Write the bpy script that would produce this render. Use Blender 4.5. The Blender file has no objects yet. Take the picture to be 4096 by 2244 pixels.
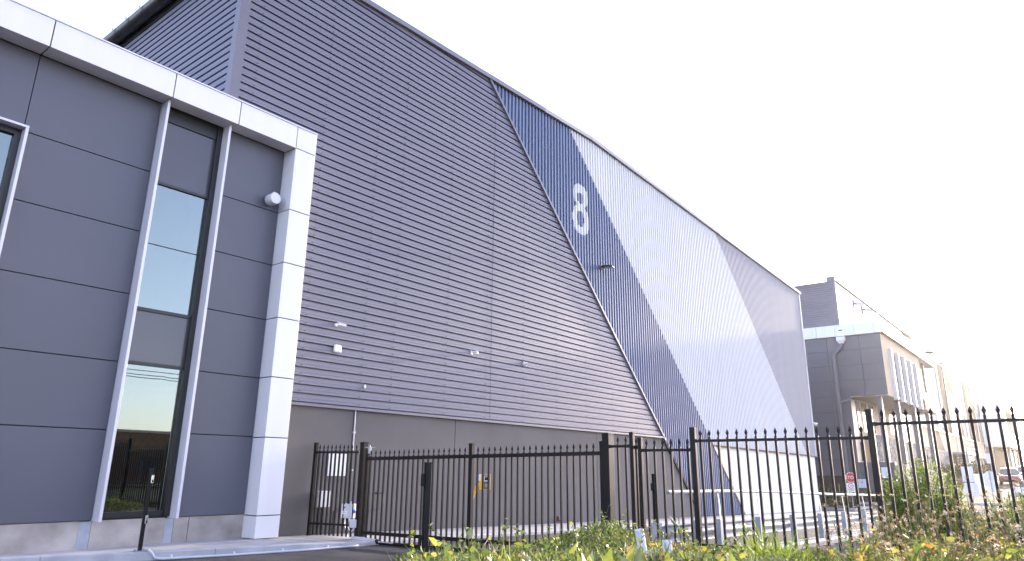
import bpy, math, random
import numpy as np
from mathutils import Vector, Matrix
random.seed(7); rng = np.random.default_rng(11)
R = math.radians
scn = bpy.context.scene
COL = scn.collection

# ------------------------------------------------------------------ camera
CAM_H = 1.45
PITCH, ROLL, HEAD = 0.28607388, 0.01108424, 0.673946341
f0 = Vector((math.cos(HEAD), math.sin(HEAD), 0)); x0 = Vector((math.sin(HEAD), -math.cos(HEAD), 0)); zz = Vector((0, 0, 1))
fw = f0*math.cos(PITCH) + zz*math.sin(PITCH); up = -f0*math.sin(PITCH) + zz*math.cos(PITCH)
xr = math.cos(ROLL)*x0 + math.sin(ROLL)*up; ur = -math.sin(ROLL)*x0 + math.cos(ROLL)*up
cam_d = bpy.data.cameras.new("camera"); cam = bpy.data.objects.new("camera", cam_d); COL.objects.link(cam)
cam.matrix_world = Matrix(((xr.x, ur.x, -fw.x, 0), (xr.y, ur.y, -fw.y, 0), (xr.z, ur.z, -fw.z, CAM_H), (0, 0, 0, 1)))
cam_d.sensor_width = 36; cam_d.lens = 24.652; cam_d.shift_y = -(1122-1057.08)/4096
cam_d.clip_start = 0.05; cam_d.clip_end = 4000
scn.camera = cam

# ------------------------------------------------------------------ world, sun, exposure
SUN_AZ, SUN_EL = R(-2.0), R(11.0)            # azimuth from +X towards +Y
world = bpy.data.worlds.new("World"); scn.world = world; world.use_nodes = True
nt = world.node_tree; nt.nodes.clear()
sky = nt.nodes.new("ShaderNodeTexSky"); sky.sky_type = 'NISHITA'; sky.sun_disc = False
sky.sun_elevation = SUN_EL; sky.sun_rotation = R(90) - SUN_AZ
sky.air_density = 1.0; sky.dust_density = 0.9; sky.ozone_density = 1.0; sky.altitude = 0
hs = nt.nodes.new("ShaderNodeHueSaturation"); hs.inputs["Saturation"].default_value = 0.66
mx = nt.nodes.new("ShaderNodeMix"); mx.data_type = 'RGBA'; mx.blend_type = 'MULTIPLY'; mx.inputs[0].default_value = 1.0
mx.inputs[7].default_value = (0.95, 0.925, 1.14, 1)
bgn = nt.nodes.new("ShaderNodeBackground"); bgn.inputs[1].default_value = 0.15
won = nt.nodes.new("ShaderNodeOutputWorld")
nt.links.new(sky.outputs[0], hs.inputs["Color"]); nt.links.new(hs.outputs[0], mx.inputs[6])
nt.links.new(mx.outputs[2], bgn.inputs[0]); nt.links.new(bgn.outputs[0], won.inputs[0])
sd = bpy.data.lights.new("sun", 'SUN'); sd.energy = 2.2; sd.angle = R(1.5); sd.color = (1.0, 0.86, 0.68)
sun = bpy.data.objects.new("sun", sd); COL.objects.link(sun)
sun_dir = Vector((math.cos(SUN_EL)*math.cos(SUN_AZ), math.cos(SUN_EL)*math.sin(SUN_AZ), math.sin(SUN_EL)))
sun.rotation_euler = (-sun_dir).to_track_quat('-Z', 'Y').to_euler(); sun.location = (0, 0, 40)
vs = scn.view_settings; vs.view_transform = 'Standard'; vs.look = 'None'; vs.gamma = 1.0; vs.exposure = 2.5

# ------------------------------------------------------------------ materials
MATS = {}
def mat(name, col, rough=0.6, metal=0.0, var=0.0, scale=3.0, bump=0.0, bscale=40.0, spec=0.5, col2=None, detail=4.0, coat=0.0, stretch=None):
    m = bpy.data.materials.new(name); m.use_nodes = True; t = m.node_tree
    p = t.nodes["Principled BSDF"]; p.inputs["Roughness"].default_value = rough; p.inputs["Metallic"].default_value = metal
    p.inputs["Specular IOR Level"].default_value = spec; p.inputs["Coat Weight"].default_value = coat
    c = (*col, 1); p.inputs["Base Color"].default_value = c
    tc = t.nodes.new("ShaderNodeTexCoord"); src = tc.outputs["Object"]
    if stretch:
        mp = t.nodes.new("ShaderNodeMapping"); mp.inputs["Scale"].default_value = stretch; t.links.new(src, mp.inputs[0]); src = mp.outputs[0]
    if var > 0 or col2:
        n = t.nodes.new("ShaderNodeTexNoise"); n.inputs["Scale"].default_value = scale; n.inputs["Detail"].default_value = detail
        t.links.new(src, n.inputs["Vector"])
        r = t.nodes.new("ShaderNodeValToRGB"); r.color_ramp.elements[0].position = 0.32; r.color_ramp.elements[1].position = 0.68
        a = tuple(max(0, v*(1-var)) for v in col); b = col2 if col2 else tuple(v*(1+var) for v in col)
        r.color_ramp.elements[0].color = (*a, 1); r.color_ramp.elements[1].color = (*b, 1)
        t.links.new(n.outputs[0], r.inputs[0]); t.links.new(r.outputs[0], p.inputs["Base Color"])
        rr = t.nodes.new("ShaderNodeMapRange"); rr.inputs[3].default_value = max(0.02, rough-0.07); rr.inputs[4].default_value = min(1, rough+0.07)
        t.links.new(n.outputs[0], rr.inputs[0]); t.links.new(rr.outputs[0], p.inputs["Roughness"])
    if bump > 0:
        n2 = t.nodes.new("ShaderNodeTexNoise"); n2.inputs["Scale"].default_value = bscale; n2.inputs["Detail"].default_value = 6
        t.links.new(src, n2.inputs["Vector"]); b2 = t.nodes.new("ShaderNodeBump"); b2.inputs["Strength"].default_value = bump; b2.inputs["Distance"].default_value = 0.02
        t.links.new(n2.outputs[0], b2.inputs["Height"]); t.links.new(b2.outputs[0], p.inputs["Normal"])
    MATS[name] = m
    return m
M = MATS
mat('charcoal_steel', (0.128, 0.126, 0.174), 0.46, 0, 0.10, 0.35, 0.10, 1.2, 0.6, stretch=(0.35, 1, 3))
mat('blue_steel', (0.115, 0.155, 0.265), 0.45, 0, 0.08, 0.4, 0, 1, 0.35, stretch=(3, 1, 0.3))
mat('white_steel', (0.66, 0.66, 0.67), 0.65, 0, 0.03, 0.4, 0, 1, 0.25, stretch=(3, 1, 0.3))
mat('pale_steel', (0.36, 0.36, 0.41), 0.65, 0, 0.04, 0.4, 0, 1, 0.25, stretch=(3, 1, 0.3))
mat('charcoal_trim', (0.135, 0.130, 0.165), 0.38, 0, 0.06, 1.0)
mat('dark_backing', (0.012, 0.011, 0.013), 0.8)
mat('charcoal_concrete', (0.135, 0.124, 0.121), 0.75, 0, 0.11, 0.6, 0.12, 60, 0.3)
mat('white_concrete', (0.74, 0.72, 0.69), 0.75, 0, 0.03, 0.6, 0.08, 60, 0.3)
mat('white_panel', (0.67, 0.665, 0.685), 0.32, 0, 0.022, 1.2, 0, 1, 0.5, stretch=(3, 3, 0.25))
mat('charcoal_panel', (0.092, 0.092, 0.118), 0.42, 0, 0.06, 0.5, 0.02, 3, 0.5)
mat('fin_white', (0.62, 0.61, 0.66), 0.35, 0.1, 0.02, 1)
mat('frame_black', (0.016, 0.015, 0.017), 0.35, 0, 0.1, 4)
mat('spandrel', (0.075, 0.070, 0.085), 0.12, 0, 0.03, 1, 0, 1, 0.6)
mat('room_dark', (0.06, 0.058, 0.05), 0.9, 0, 0.3, 1.2)
mat('concrete', (0.34, 0.29, 0.26), 0.85, 0, 0.22, 1.6, 0.25, 45, 0.3, col2=(0.47, 0.42, 0.39))
mat('footpath_concrete', (0.38, 0.36, 0.365), 0.85, 0, 0.14, 1.1, 0.25, 60, 0.2, col2=(0.45, 0.43, 0.435))
mat('kerb_concrete', (0.41, 0.405, 0.42), 0.85, 0, 0.16, 2.5, 0.25, 60, 0.2, col2=(0.48, 0.47, 0.49))
mat('asphalt', (0.052, 0.048, 0.052), 0.85, 0, 0.25, 1.3, 0.6, 160, 0.3, col2=(0.082, 0.075, 0.08))
mat('road_asphalt', (0.10, 0.085, 0.08), 0.9, 0, 0.18, 0.7, 0.4, 120, 0.2, col2=(0.14, 0.12, 0.112))
mat('soil', (0.07, 0.05, 0.032), 0.95, 0, 0.4, 5, 0.6, 30, 0.2, col2=(0.13, 0.09, 0.055))
mat('ground_dry', (0.12, 0.11, 0.07), 0.95, 0, 0.3, 0.6, 0.4, 20, 0.2, col2=(0.17, 0.15, 0.10))
mat('galv', (0.36, 0.37, 0.385), 0.55, 0.35, 0.12, 9, 0.03, 30, 0.5)
mat('galv_plate', (0.30, 0.335, 0.38), 0.5, 0.5, 0.10, 7, 0.0, 30, 0.5)
mat('rusty_galv', (0.36, 0.38, 0.44), 0.5, 0.3, 0.1, 6, 0.05, 30, 0.5)
mat('fence_black', (0.007, 0.006, 0.007), 0.5, 0, 0.1, 6, 0, 1, 0.25)
mat('gutter_dark', (0.035, 0.034, 0.038), 0.3, 0.2, 0.1, 2)
mat('plastic_white', (0.66, 0.66, 0.68), 0.35, 0, 0.02, 3)
mat('plastic_grey', (0.47, 0.48, 0.53), 0.4, 0, 0.04, 4)
mat('pvc_grey', (0.52, 0.53, 0.58), 0.4, 0, 0.04, 4)
mat('pipe_dark', (0.085, 0.08, 0.085), 0.4, 0.3, 0.1, 6)
mat('chrome', (0.75, 0.76, 0.78), 0.2, 1.0)
mat('yellow_paint', (0.72, 0.36, 0.01), 0.4, 0, 0.04, 5)
mat('red_paint', (0.55, 0.02, 0.02), 0.4)
mat('black_plastic', (0.012, 0.012, 0.013), 0.65, 0, 0, 1, 0, 1, 0.2)
mat('lens', (0.01, 0.01, 0.015), 0.05, 0, 0, 1, 0, 1, 0.8)
mat('blue_plastic', (0.03, 0.16, 0.55), 0.35)
mat('sign_white', (0.82, 0.82, 0.82), 0.5, 0, 0.02, 3)
mat('sign_red', (0.52, 0.015, 0.02), 0.45)
mat('sign_back', (0.60, 0.63, 0.70), 0.45, 0.3, 0.04, 2)
mat('sign_back_pale', (0.70, 0.73, 0.82), 0.5, 0.1, 0.04, 2)
mat('block_grey', (0.20, 0.19, 0.20), 0.9, 0, 0.25, 4, 0.8, 25, 0.3, col2=(0.30, 0.29, 0.30))
mat('cap_block', (0.36, 0.34, 0.34), 0.9, 0, 0.15, 5, 0.5, 30, 0.3)
mat('sunlit_cream_wall', (0.58, 0.47, 0.35), 0.85, 0, 0.04, 0.5, 0.03, 20, 0.1)  # warm glow of the grazing sun on the far fronts is put into this cream
mat('cream_block', (0.46, 0.39, 0.31), 0.9, 0, 0.10, 3, 0.3, 20, 0.3)
mat('far_white_steel', (0.42, 0.42, 0.43), 0.8, 0, 0.03, 0.2, 0, 1, 0.1)
mat('tan_steel', (0.21, 0.165, 0.12), 0.9, 0, 0.04, 0.3, 0, 1, 0.05)
mat('soffit_pale', (0.50, 0.46, 0.42), 0.7, 0, 0.03, 0.6)
mat('roof_steel', (0.30, 0.30, 0.33), 0.5, 0, 0.05, 0.2)
mat('brick', (0.16, 0.085, 0.05), 0.9, 0, 0.25, 3, 0.2, 20)
mat('cardboard', (0.33, 0.24, 0.13), 0.9, 0, 0.1, 4)
mat('box_blue', (0.02, 0.03, 0.33), 0.7, 0, 0.1, 4)
mat('box_pale_blue', (0.30, 0.45, 0.60), 0.7, 0, 0.1, 4)
mat('car_red', (0.22, 0.012, 0.02), 0.22, 0.3, 0, 1, 0, 1, 0.6, coat=0.8)
mat('car_silver', (0.62, 0.64, 0.70), 0.25, 0.4, 0, 1, 0, 1, 0.6, coat=0.8)
mat('car_glass', (0.05, 0.06, 0.07), 0.04, 0, 0, 1, 0, 1, 1.0)
mat('tyre', (0.012, 0.012, 0.012), 0.8)
mat('bark', (0.10, 0.075, 0.05), 0.9, 0, 0.3, 20, 0.5, 40)
mat('dry_stem', (0.27, 0.22, 0.08), 0.8, 0, 0.25, 30)
mat('mulch', (0.11, 0.075, 0.05), 0.95, 0, 0.4, 12, 0.8, 40, 0.2, col2=(0.2, 0.14, 0.09))
mat('wire_green', (0.03, 0.18, 0.06))
mat('paint_white', (0.75, 0.74, 0.72), 0.7, 0, 0.1, 8)
mat('paint_yellow', (0.55, 0.45, 0.16), 0.8, 0, 0.1, 4)

def leaf_mat(name, rough=0.45, trans=0.45):
    m = bpy.data.materials.new(name); m.use_nodes = True; t = m.node_tree; t.nodes.clear()
    at = t.nodes.new("ShaderNodeAttribute"); at.attribute_name = 'tint'
    p = t.nodes.new("ShaderNodeBsdfPrincipled"); p.inputs["Roughness"].default_value = rough; p.inputs["Specular IOR Level"].default_value = 0.4
    n = t.nodes.new("ShaderNodeTexNoise"); n.inputs["Scale"].default_value = 35; tc = t.nodes.new("ShaderNodeTexCoord"); t.links.new(tc.outputs["Object"], n.inputs["Vector"])
    mr = t.nodes.new("ShaderNodeMapRange"); mr.inputs[3].default_value = 0.7; mr.inputs[4].default_value = 1.3; t.links.new(n.outputs[0], mr.inputs[0])
    mu = t.nodes.new("ShaderNodeVectorMath"); mu.operation = 'SCALE'; t.links.new(at.outputs["Color"], mu.inputs[0]); t.links.new(mr.outputs[0], mu.inputs["Scale"])
    tr = t.nodes.new("ShaderNodeBsdfTranslucent"); ms = t.nodes.new("ShaderNodeMixShader"); ms.inputs[0].default_value = trans
    o = t.nodes.new("ShaderNodeOutputMaterial")
    t.links.new(mu.outputs[0], p.inputs["Base Color"]); t.links.new(mu.outputs[0], tr.inputs["Color"])
    t.links.new(p.outputs[0], ms.inputs[1]); t.links.new(tr.outputs[0], ms.inputs[2]); t.links.new(ms.outputs[0], o.inputs[0])
    MATS[name] = m
leaf_mat('leaf'); leaf_mat('dry_flower', 0.8, 0.5)

def glass_mat(name, tint, refl, dark):
    m = bpy.data.materials.new(name); m.use_nodes = True; t = m.node_tree; t.nodes.clear()
    g = t.nodes.new("ShaderNodeBsdfGlossy"); g.inputs["Roughness"].default_value = 0.01; g.inputs["Color"].default_value = (*tint, 1)
    tc = t.nodes.new("ShaderNodeTexCoord"); n = t.nodes.new("ShaderNodeTexNoise"); n.inputs["Scale"].default_value = 1.2
    b = t.nodes.new("ShaderNodeBump"); b.inputs["Strength"].default_value = 0.012; b.inputs["Distance"].default_value = 0.05
    t.links.new(tc.outputs["Object"], n.inputs["Vector"]); t.links.new(n.outputs[0], b.inputs["Height"]); t.links.new(b.outputs[0], g.inputs["Normal"])
    tr = t.nodes.new("ShaderNodeBsdfTransparent"); tr.inputs["Color"].default_value = (*dark, 1)
    ms = t.nodes.new("ShaderNodeMixShader"); ms.inputs[0].default_value = refl; o = t.nodes.new("ShaderNodeOutputMaterial")
    t.links.new(tr.outputs[0], ms.inputs[1]); t.links.new(g.outputs[0], ms.inputs[2]); t.links.new(ms.outputs[0], o.inputs[0])
    MATS[name] = m
glass_mat('glass', (0.80, 0.90, 0.88), 0.23, (0.30, 0.36, 0.34))

# ------------------------------------------------------------------ builders
def base_of(o):
    v = Vector((0, 0, 0))
    while o is not None: v += o.location; o = o.parent
    return v
class MB:
    def __init__(s): s.v = []; s.f = []; s.m = []
    def add(s, vs_, fs, mi=0):
        n = len(s.v); s.v += [tuple(p) for p in vs_]; s.f += [tuple(i+n for i in f) for f in fs]; s.m += [mi]*len(fs); return s
    def box(s, x0_, x1_, y0_, y1_, z0_, z1_, mi=0):
        return s.add([(x0_, y0_, z0_), (x1_, y0_, z0_), (x1_, y1_, z0_), (x0_, y1_, z0_), (x0_, y0_, z1_), (x1_, y0_, z1_), (x1_, y1_, z1_), (x0_, y1_, z1_)],
                     [(0, 3, 2, 1), (4, 5, 6, 7), (0, 1, 5, 4), (1, 2, 6, 5), (2, 3, 7, 6), (3, 0, 4, 7)], mi)
    def obox(s, c, half, mtx, mi=0):
        vs_ = [Vector(c) + mtx @ Vector((sx*half[0], sy*half[1], sz*half[2])) for sz in (-1, 1) for sx, sy in ((-1, -1), (1, -1), (1, 1), (-1, 1))]
        return s.add(vs_, [(0, 3, 2, 1), (4, 5, 6, 7), (0, 1, 5, 4), (1, 2, 6, 5), (2, 3, 7, 6), (3, 0, 4, 7)], mi)
    def bar(s, a, b, w, h, upv=(0, 0, 1), mi=0):
        a = Vector(a); b = Vector(b); d = b-a; L = d.length; d.normalize(); u = Vector(upv); sd_ = d.cross(u)
        if sd_.length < 1e-4: sd_ = d.cross(Vector((1, 0, 0)))
        sd_.normalize(); u = sd_.cross(d)
        m3 = Matrix((d, sd_, u)).transposed()
        return s.obox((a+b)/2, (L/2, w/2, h/2), m3, mi)
    def tube(s, pts, r, n=8, mi=0, caps=True, r2=None):
        pts = [Vector(p) for p in pts]; k = len(pts); rings = []
        prev = None
        for i, p in enumerate(pts):
            t = (pts[min(i+1, k-1)] - pts[max(i-1, 0)]).normalized()
            ref = prev if prev is not None else (Vector((0, 0, 1)) if abs(t.z) < 0.9 else Vector((1, 0, 0)))
            a = (ref - t*ref.dot(t)).normalized(); b = t.cross(a); prev = a
            rr = r if r2 is None else r + (r2-r)*i/max(1, k-1)
            rings.append([p + (a*math.cos(2*math.pi*j/n) + b*math.sin(2*math.pi*j/n))*rr for j in range(n)])
        vs_ = [q for rg in rings for q in rg]; fs = []
        for i in range(k-1):
            for j in range(n): fs.append((i*n+j, i*n+(j+1) % n, (i+1)*n+(j+1) % n, (i+1)*n+j))
        if caps: fs += [tuple(range(n))[::-1], tuple((k-1)*n+j for j in range(n))]
        return s.add(vs_, fs, mi)
    def lathe(s, c, prof, axis=(0, 0, 1), n=16, mi=0):
        ax = Vector(axis).normalized(); a = ax.orthogonal().normalized(); b = ax.cross(a); vs_ = []; fs = []; c = Vector(c)
        for r, h in prof:
            for j in range(n): vs_.append(c + ax*h + (a*math.cos(2*math.pi*j/n)+b*math.sin(2*math.pi*j/n))*r)
        for i in range(len(prof)-1):
            for j in range(n): fs.append((i*n+j, i*n+(j+1) % n, (i+1)*n+(j+1) % n, (i+1)*n+j))
        fs += [tuple(range(n))[::-1], tuple((len(prof)-1)*n+j for j in range(n))]
        return s.add(vs_, fs, mi)
    def prism_y(s, poly, y0_, y1_, mi=0):       # polygon in (x,z), extruded along y
        n = len(poly); vs_ = [(x, y0_, z) for x, z in poly] + [(x, y1_, z) for x, z in poly]
        return s.add(vs_, [tuple(range(n)), tuple(range(2*n-1, n-1, -1))] + [(i, i+n, (i+1) % n+n, (i+1) % n) for i in range(n)], mi)
    def prism_x(s, poly, xa, xb, mi=0):         # polygon in (y,z), extruded along x
        n = len(poly); vs_ = [(xa, y, z) for y, z in poly] + [(xb, y, z) for y, z in poly]
        return s.add(vs_, [tuple(range(n))[::-1], tuple(range(n, 2*n))] + [(i, (i+1) % n, (i+1) % n+n, i+n) for i in range(n)], mi)
    def prism_z(s, poly, za, zb, mi=0):
        n = len(poly); vs_ = [(x, y, za) for x, y in poly] + [(x, y, zb) for x, y in poly]
        return s.add(vs_, [tuple(range(n))[::-1], tuple(range(n, 2*n))] + [(i, (i+1) % n, (i+1) % n+n, i+n) for i in range(n)], mi)
    def build(s, name, mats, parent=None, loc=(0, 0, 0), smooth=False, bevel=0.0):
        me = bpy.data.meshes.new(name); L = base_of(parent) if parent else Vector(loc)
        me.from_pydata([(p[0]-L.x, p[1]-L.y, p[2]-L.z) for p in s.v], [], s.f)
        for m_ in (mats if isinstance(mats, (list, tuple)) else [mats]): me.materials.append(M[m_])
        if any(s.m): me.polygons.foreach_set('material_index', s.m)
        me.update()
        o = bpy.data.objects.new(name, me); COL.objects.link(o)
        if parent: o.parent = parent
        else: o.location = L
        if smooth:
            me.polygons.foreach_set('use_smooth', [True]*len(me.polygons))
            md = o.modifiers.new('edges', 'EDGE_SPLIT'); md.split_angle = R(40)
        if bevel > 0:
            b_ = o.modifiers.new('bevel', 'BEVEL'); b_.width = bevel; b_.segments = 2; b_.limit_method = 'ANGLE'; b_.angle_limit = R(50)
        return o
def tag(o, label=None, cat=None, group=None, kind=None):
    if label: o['label'] = label
    if cat: o['category'] = cat
    if group: o['group'] = group
    if kind: o['kind'] = kind
    return o
def thing(name, loc, label, cat, group=None):
    o = bpy.data.objects.new(name, None); COL.objects.link(o); o.location = loc; o.empty_display_size = 0.3
    return tag(o, label, cat, group)
def copy_thing(o, dloc, label=None, rotz=None):
    c = o.copy(); COL.objects.link(c); c.location = Vector(o.location) + Vector(dloc)
    if rotz is not None: c.rotation_euler.z = rotz
    if label: c['label'] = label
    for ch in [q for q in bpy.data.objects if q.parent is o]:
        d = ch.copy(); COL.objects.link(d); d.parent = c
        for g in [q for q in bpy.data.objects if q.parent is ch]:
            e = g.copy(); COL.objects.link(e); e.parent = d
    return c
def text_mesh(name, txt, size, origin, xdir, zdir, material, parent, extrude=0.002, align='CENTER'):
    cu = bpy.data.curves.new(name, 'FONT'); cu.body = txt; cu.size = size; cu.align_x = align; cu.align_y = 'CENTER'; cu.extrude = extrude
    to = bpy.data.objects.new(name+'_tmp', cu); COL.objects.link(to)
    bpy.context.view_layer.update()
    me = bpy.data.meshes.new_from_object(to.evaluated_get(bpy.context.evaluated_depsgraph_get()))
    bpy.data.objects.remove(to); bpy.data.curves.remove(cu)
    X = Vector(xdir).normalized(); Z = Vector(zdir).normalized(); N = X.cross(Z); O = Vector(origin) - base_of(parent)
    me.transform(Matrix(((X.x, Z.x, N.x, O.x), (X.y, Z.y, N.y, O.y), (X.z, Z.z, N.z, O.z), (0, 0, 0, 1))))
    me.materials.clear(); me.materials.append(M[material]); me.name = name
    o = bpy.data.objects.new(name, me); COL.objects.link(o); o.parent = parent
    return o
def lerp_tab(tab, x):
    xs = [p[0] for p in tab]; ys = [p[1] for p in tab]; return float(np.interp(x, xs, ys))
def iv_x(poly, x):      # z range of a convex polygon at x
    zs = []
    for (xa, za), (xb, zb) in zip(poly, poly[1:]+poly[:1]):
        if abs(xa-xb) < 1e-9:
            if abs(x-xa) < 1e-9: zs += [za, zb]
        elif min(xa, xb)-1e-9 <= x <= max(xa, xb)+1e-9: zs.append(za+(zb-za)*(x-xa)/(xb-xa))
    return (min(zs), max(zs)) if len(zs) >= 2 else None
def iv_z(poly, z): return iv_x([(b, a) for a, b in poly], z)

# ------------------------------------------------------------------ the lie of the land
ZR = [(-400, 0), (10, 0), (47, -0.78), (54, -0.72), (62, -0.35), (88, 0.6), (120, 1.3), (200, 2.2), (900, 4)]
def zr(x): return lerp_tab(ZR, x)
KERB = [(-60, 12.85), (4.0, 12.80), (5.0, 12.42), (5.9, 12.10), (7.0, 11.76), (8.5, 11.48), (9.4, 11.44), (47.6, 11.40)]
def kerb_y(x): return lerp_tab(KERB, x)
def zslab(x): return 0.135 if x < 8.2 else (0.135-0.045*(x-8.2)/0.95 if x < 9.15 else 0.09-0.021*(x-9.15))
def sstep(a, b, t):
    t = min(1, max(0, (t-a)/(b-a))); return t*t*(3-2*t)
def bed_edge(x): return 5.05 + 0.25*(x-5.5)
def canopy(x, y):
    d = math.hypot(x, y); return max(0.42, 1.04-0.074*(d-3)) if d > 1 else 1.1
def zg(x, y):
    z = zr(x)-0.07
    b = sstep(0.6, 1.4, x)*(1-sstep(10.9, 12.6, x))*(1-sstep(bed_edge(x)-0.5, bed_edge(x), y))
    z = z*(1-b)+(canopy(x, y)-0.36)*b
    s = sstep(11.0, 12.8, x)*(1-sstep(25.2, 25.9, x))*(1-sstep(5.55, 5.75, y))*sstep(-14, -9, y)
    z = z*(1-s) + (-0.75)*s
    h = math.hypot(x-30, y)
    return z
xs = sorted(set([-900, -500, -250, -120, -60, -30, -15, -8, -4, -2] + [round(0.4*i, 2) for i in range(0, 70)] + [28.5+i*3 for i in range(12)] + [66, 75, 88, 105, 120, 160, 200, 300, 500, 900, 1500]))
ys = sorted(set([-900, -500, -250, -120, -60, -30, -20, -15] + [-14+0.4*i for i in range(0, 52)] + [7, 9, 11, 14, 20, 40, 80, 160, 320, 600, 1000]))
g = MB(); nx = len(xs)
g.v = [(x, y, zg(x, y)) for y in ys for x in xs]
for j in range(len(ys)-1):
    for i in range(nx-1):
        g.f.append((j*nx+i, j*nx+i+1, (j+1)*nx+i+1, (j+1)*nx+i)); cx_, cy_ = (xs[i]+xs[i+1])/2, (ys[j]+ys[j+1])/2
        g.m.append(1 if (0 < cx_ < 26 and -14 < cy_ < 7) else 0)
tag(g.build('ground', ['ground_dry', 'soil'], smooth=True), kind='structure')

def strip(xlist, lo, hi, dz):
    m_ = MB()
    for a, b in zip(xlist, xlist[1:]):
        m_.add([(a, lo(a), zr(a)+dz), (b, lo(b), zr(b)+dz), (b, hi(b), zr(b)+dz), (a, hi(a), zr(a)+dz)], [(0, 1, 2, 3)])
    return m_
xl = [-80, -40, -20, -10, -4, 0, 1, 2, 3, 4, 4.5, 5, 5.5, 5.9, 6.4, 7, 7.7, 8.5, 9.4, 10, 10.8]
m_ = strip(xl, lambda x: -60 if x < 0.9 else bed_edge(x), lambda x: kerb_y(x)-0.002, 0.0)
m2 = strip([10.8, 14, 18, 22, 26], lambda x: 5.75, lambda x: kerb_y(x)-0.002, 0.0); m_.add(m2.v, m2.f)
tag(m_.build('driveway', 'asphalt'), kind='structure')
m_ = strip([26, 30, 36, 42, 47.4], lambda x: -10, lambda x: 11.396, 0.0)
m2 = strip([47.4, 54, 58, 62, 70, 80, 88, 105, 120, 160, 200, 300], lambda x: -10 if x > 61 else -10, lambda x: 70 if x < 57 else 9.0, 0.0); m_.add(m2.v, m2.f)
tag(m_.build('road', 'road_asphalt'), kind='structure')
# footpath slabs with real joints, and the kerb in front
fp = MB(); kb = MB()
cuts = [-40, -20, -8, -2, 1.2, 3.6, 5.95, 8.3, 9.9, 12.4, 14.9, 17.4, 19.9, 22.4, 24.9, 27.4, 29.9, 32.4, 34.9, 37.4, 39.9, 42.4, 44.9, 47.6]
for a, b in zip(cuts, cuts[1:]):
    sub = np.linspace(a+0.004, b-0.004, 8 if 0 < a < 12 else 3)
    for p, q in zip(sub, sub[1:]):
        zp, zq = zslab(p), zslab(q); bk = 13.42
        fp.add([(p, kerb_y(p)+0.155, zp), (q, kerb_y(q)+0.155, zq), (q, bk, zq), (p, bk, zp)], [(0, 1, 2, 3)])
for a, b in zip(cuts, cuts[1:]):
    off = 0.9; a2, b2 = a+off+0.004, b+off-0.004
    if a2 > 46: continue
    sub = np.linspace(a2, b2, 9 if 0 < a < 12 else 3)
    for p, q in zip(sub, sub[1:]):
        P = []
        for u in (p, q):
            k_, zt, zb = kerb_y(u), zslab(u)+0.003, zr(u)-0.05
            P += [(u, k_-0.012, zb), (u, k_, zt-0.02), (u, k_+0.02, zt), (u, k_+0.152, zt), (u, k_+0.152, zb)]
        kb.add(P, [(i, i+1, i+6, i+5)[::-1] for i in range(4)])
        if p == sub[0]: kb.add(P[:5], [(0, 1, 2, 3, 4)[::-1]])
        if q == sub[-1]: kb.add(P[5:], [(0, 1, 2, 3, 4)])
tag(fp.build('footpath', 'footpath_concrete'), kind='structure')
tag(kb.build('kerb', 'kerb_concrete'), kind='structure')

# ------------------------------------------------------------------ warehouse
YW = 13.4
def zgab(x): return lerp_tab([(6.8, 13.46), (21.6, 14.03), (47.6, 12.98)], x)
def L1(z): return 15.47+(13.8-z)*1.0245
def L2(z): return 20.15+(13.96-z)*1.0185
def L3(z): return 33.72+(13.57-z)*1.09
W = thing('warehouse', (27, YW, 0), 'huge gabled warehouse clad in charcoal, blue and white ribbed steel with a numeral 8', 'warehouse')
PIT = 0.19
PROF = [(0.0, 0.0), (0.060, 0.0), (0.064, -0.045), (0.116, -0.045), (0.122, 0.026), (0.162, 0.026), (0.176, 0.0)]
HPROF = [(0.0, 0.014), (0.020, 0.0), (0.065, 0.0), (0.069, 0.003), (0.083, 0.003), (0.087, 0.0), (0.148, 0.0), (0.150, -0.05), (0.186, -0.05), (0.1885, 0.014)]
def prof_lines(a, b, ph=0.0, PROF=PROF):
    out = []; k = math.floor((a-ph)/PIT)
    while ph+k*PIT < b+PIT:
        for t, h in PROF:
            u = ph+k*PIT+t
            if a < u < b: out.append((u, h))
        k += 1
    def hh(u):
        t = (u-ph) % PIT; return float(np.interp(t, [p[0] for p in PROF]+[PIT], [p[1] for p in PROF]+[0]))
    return [(a, hh(a))] + out + [(b, hh(b))]
def hclad(poly, y, z0_, z1_, ph=0.0, m_=None, sgn=-1, split=None):
    m_ = m_ or MB(); rows = []
    for u, h in prof_lines(z0_, z1_, ph, HPROF):
        r = iv_z(poly, u)
        if r: rows.append((u, h, r))
    for (ua, ha, ra), (ub, hb, rb) in zip(rows, rows[1:]):
        m_.add([(ra[0], y+sgn*ha, ua), (ra[1], y+sgn*ha, ua), (rb[1], y+sgn*hb, ub), (rb[0], y+sgn*hb, ub)], [(0, 1, 2, 3)])
    return m_
def vclad(poly, y, x0_, x1_, ph=0.0, m_=None, k=1.0):
    m_ = m_ or MB(); rows = []
    for u, h in prof_lines(x0_, x1_, ph):
        r = iv_x(poly, u)
        if r: rows.append((u, h, r))
    for (ua, ha, ra), (ub, hb, rb) in zip(rows, rows[1:]):
        m_.add([(ua, y-ha*k, ra[0]), (ub, y-hb*k, rb[0]), (ub, y-hb*k, rb[1]), (ua, y-ha*k, ra[1])], [(0, 1, 2, 3)])
    return m_
ZB = 2.84
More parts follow.
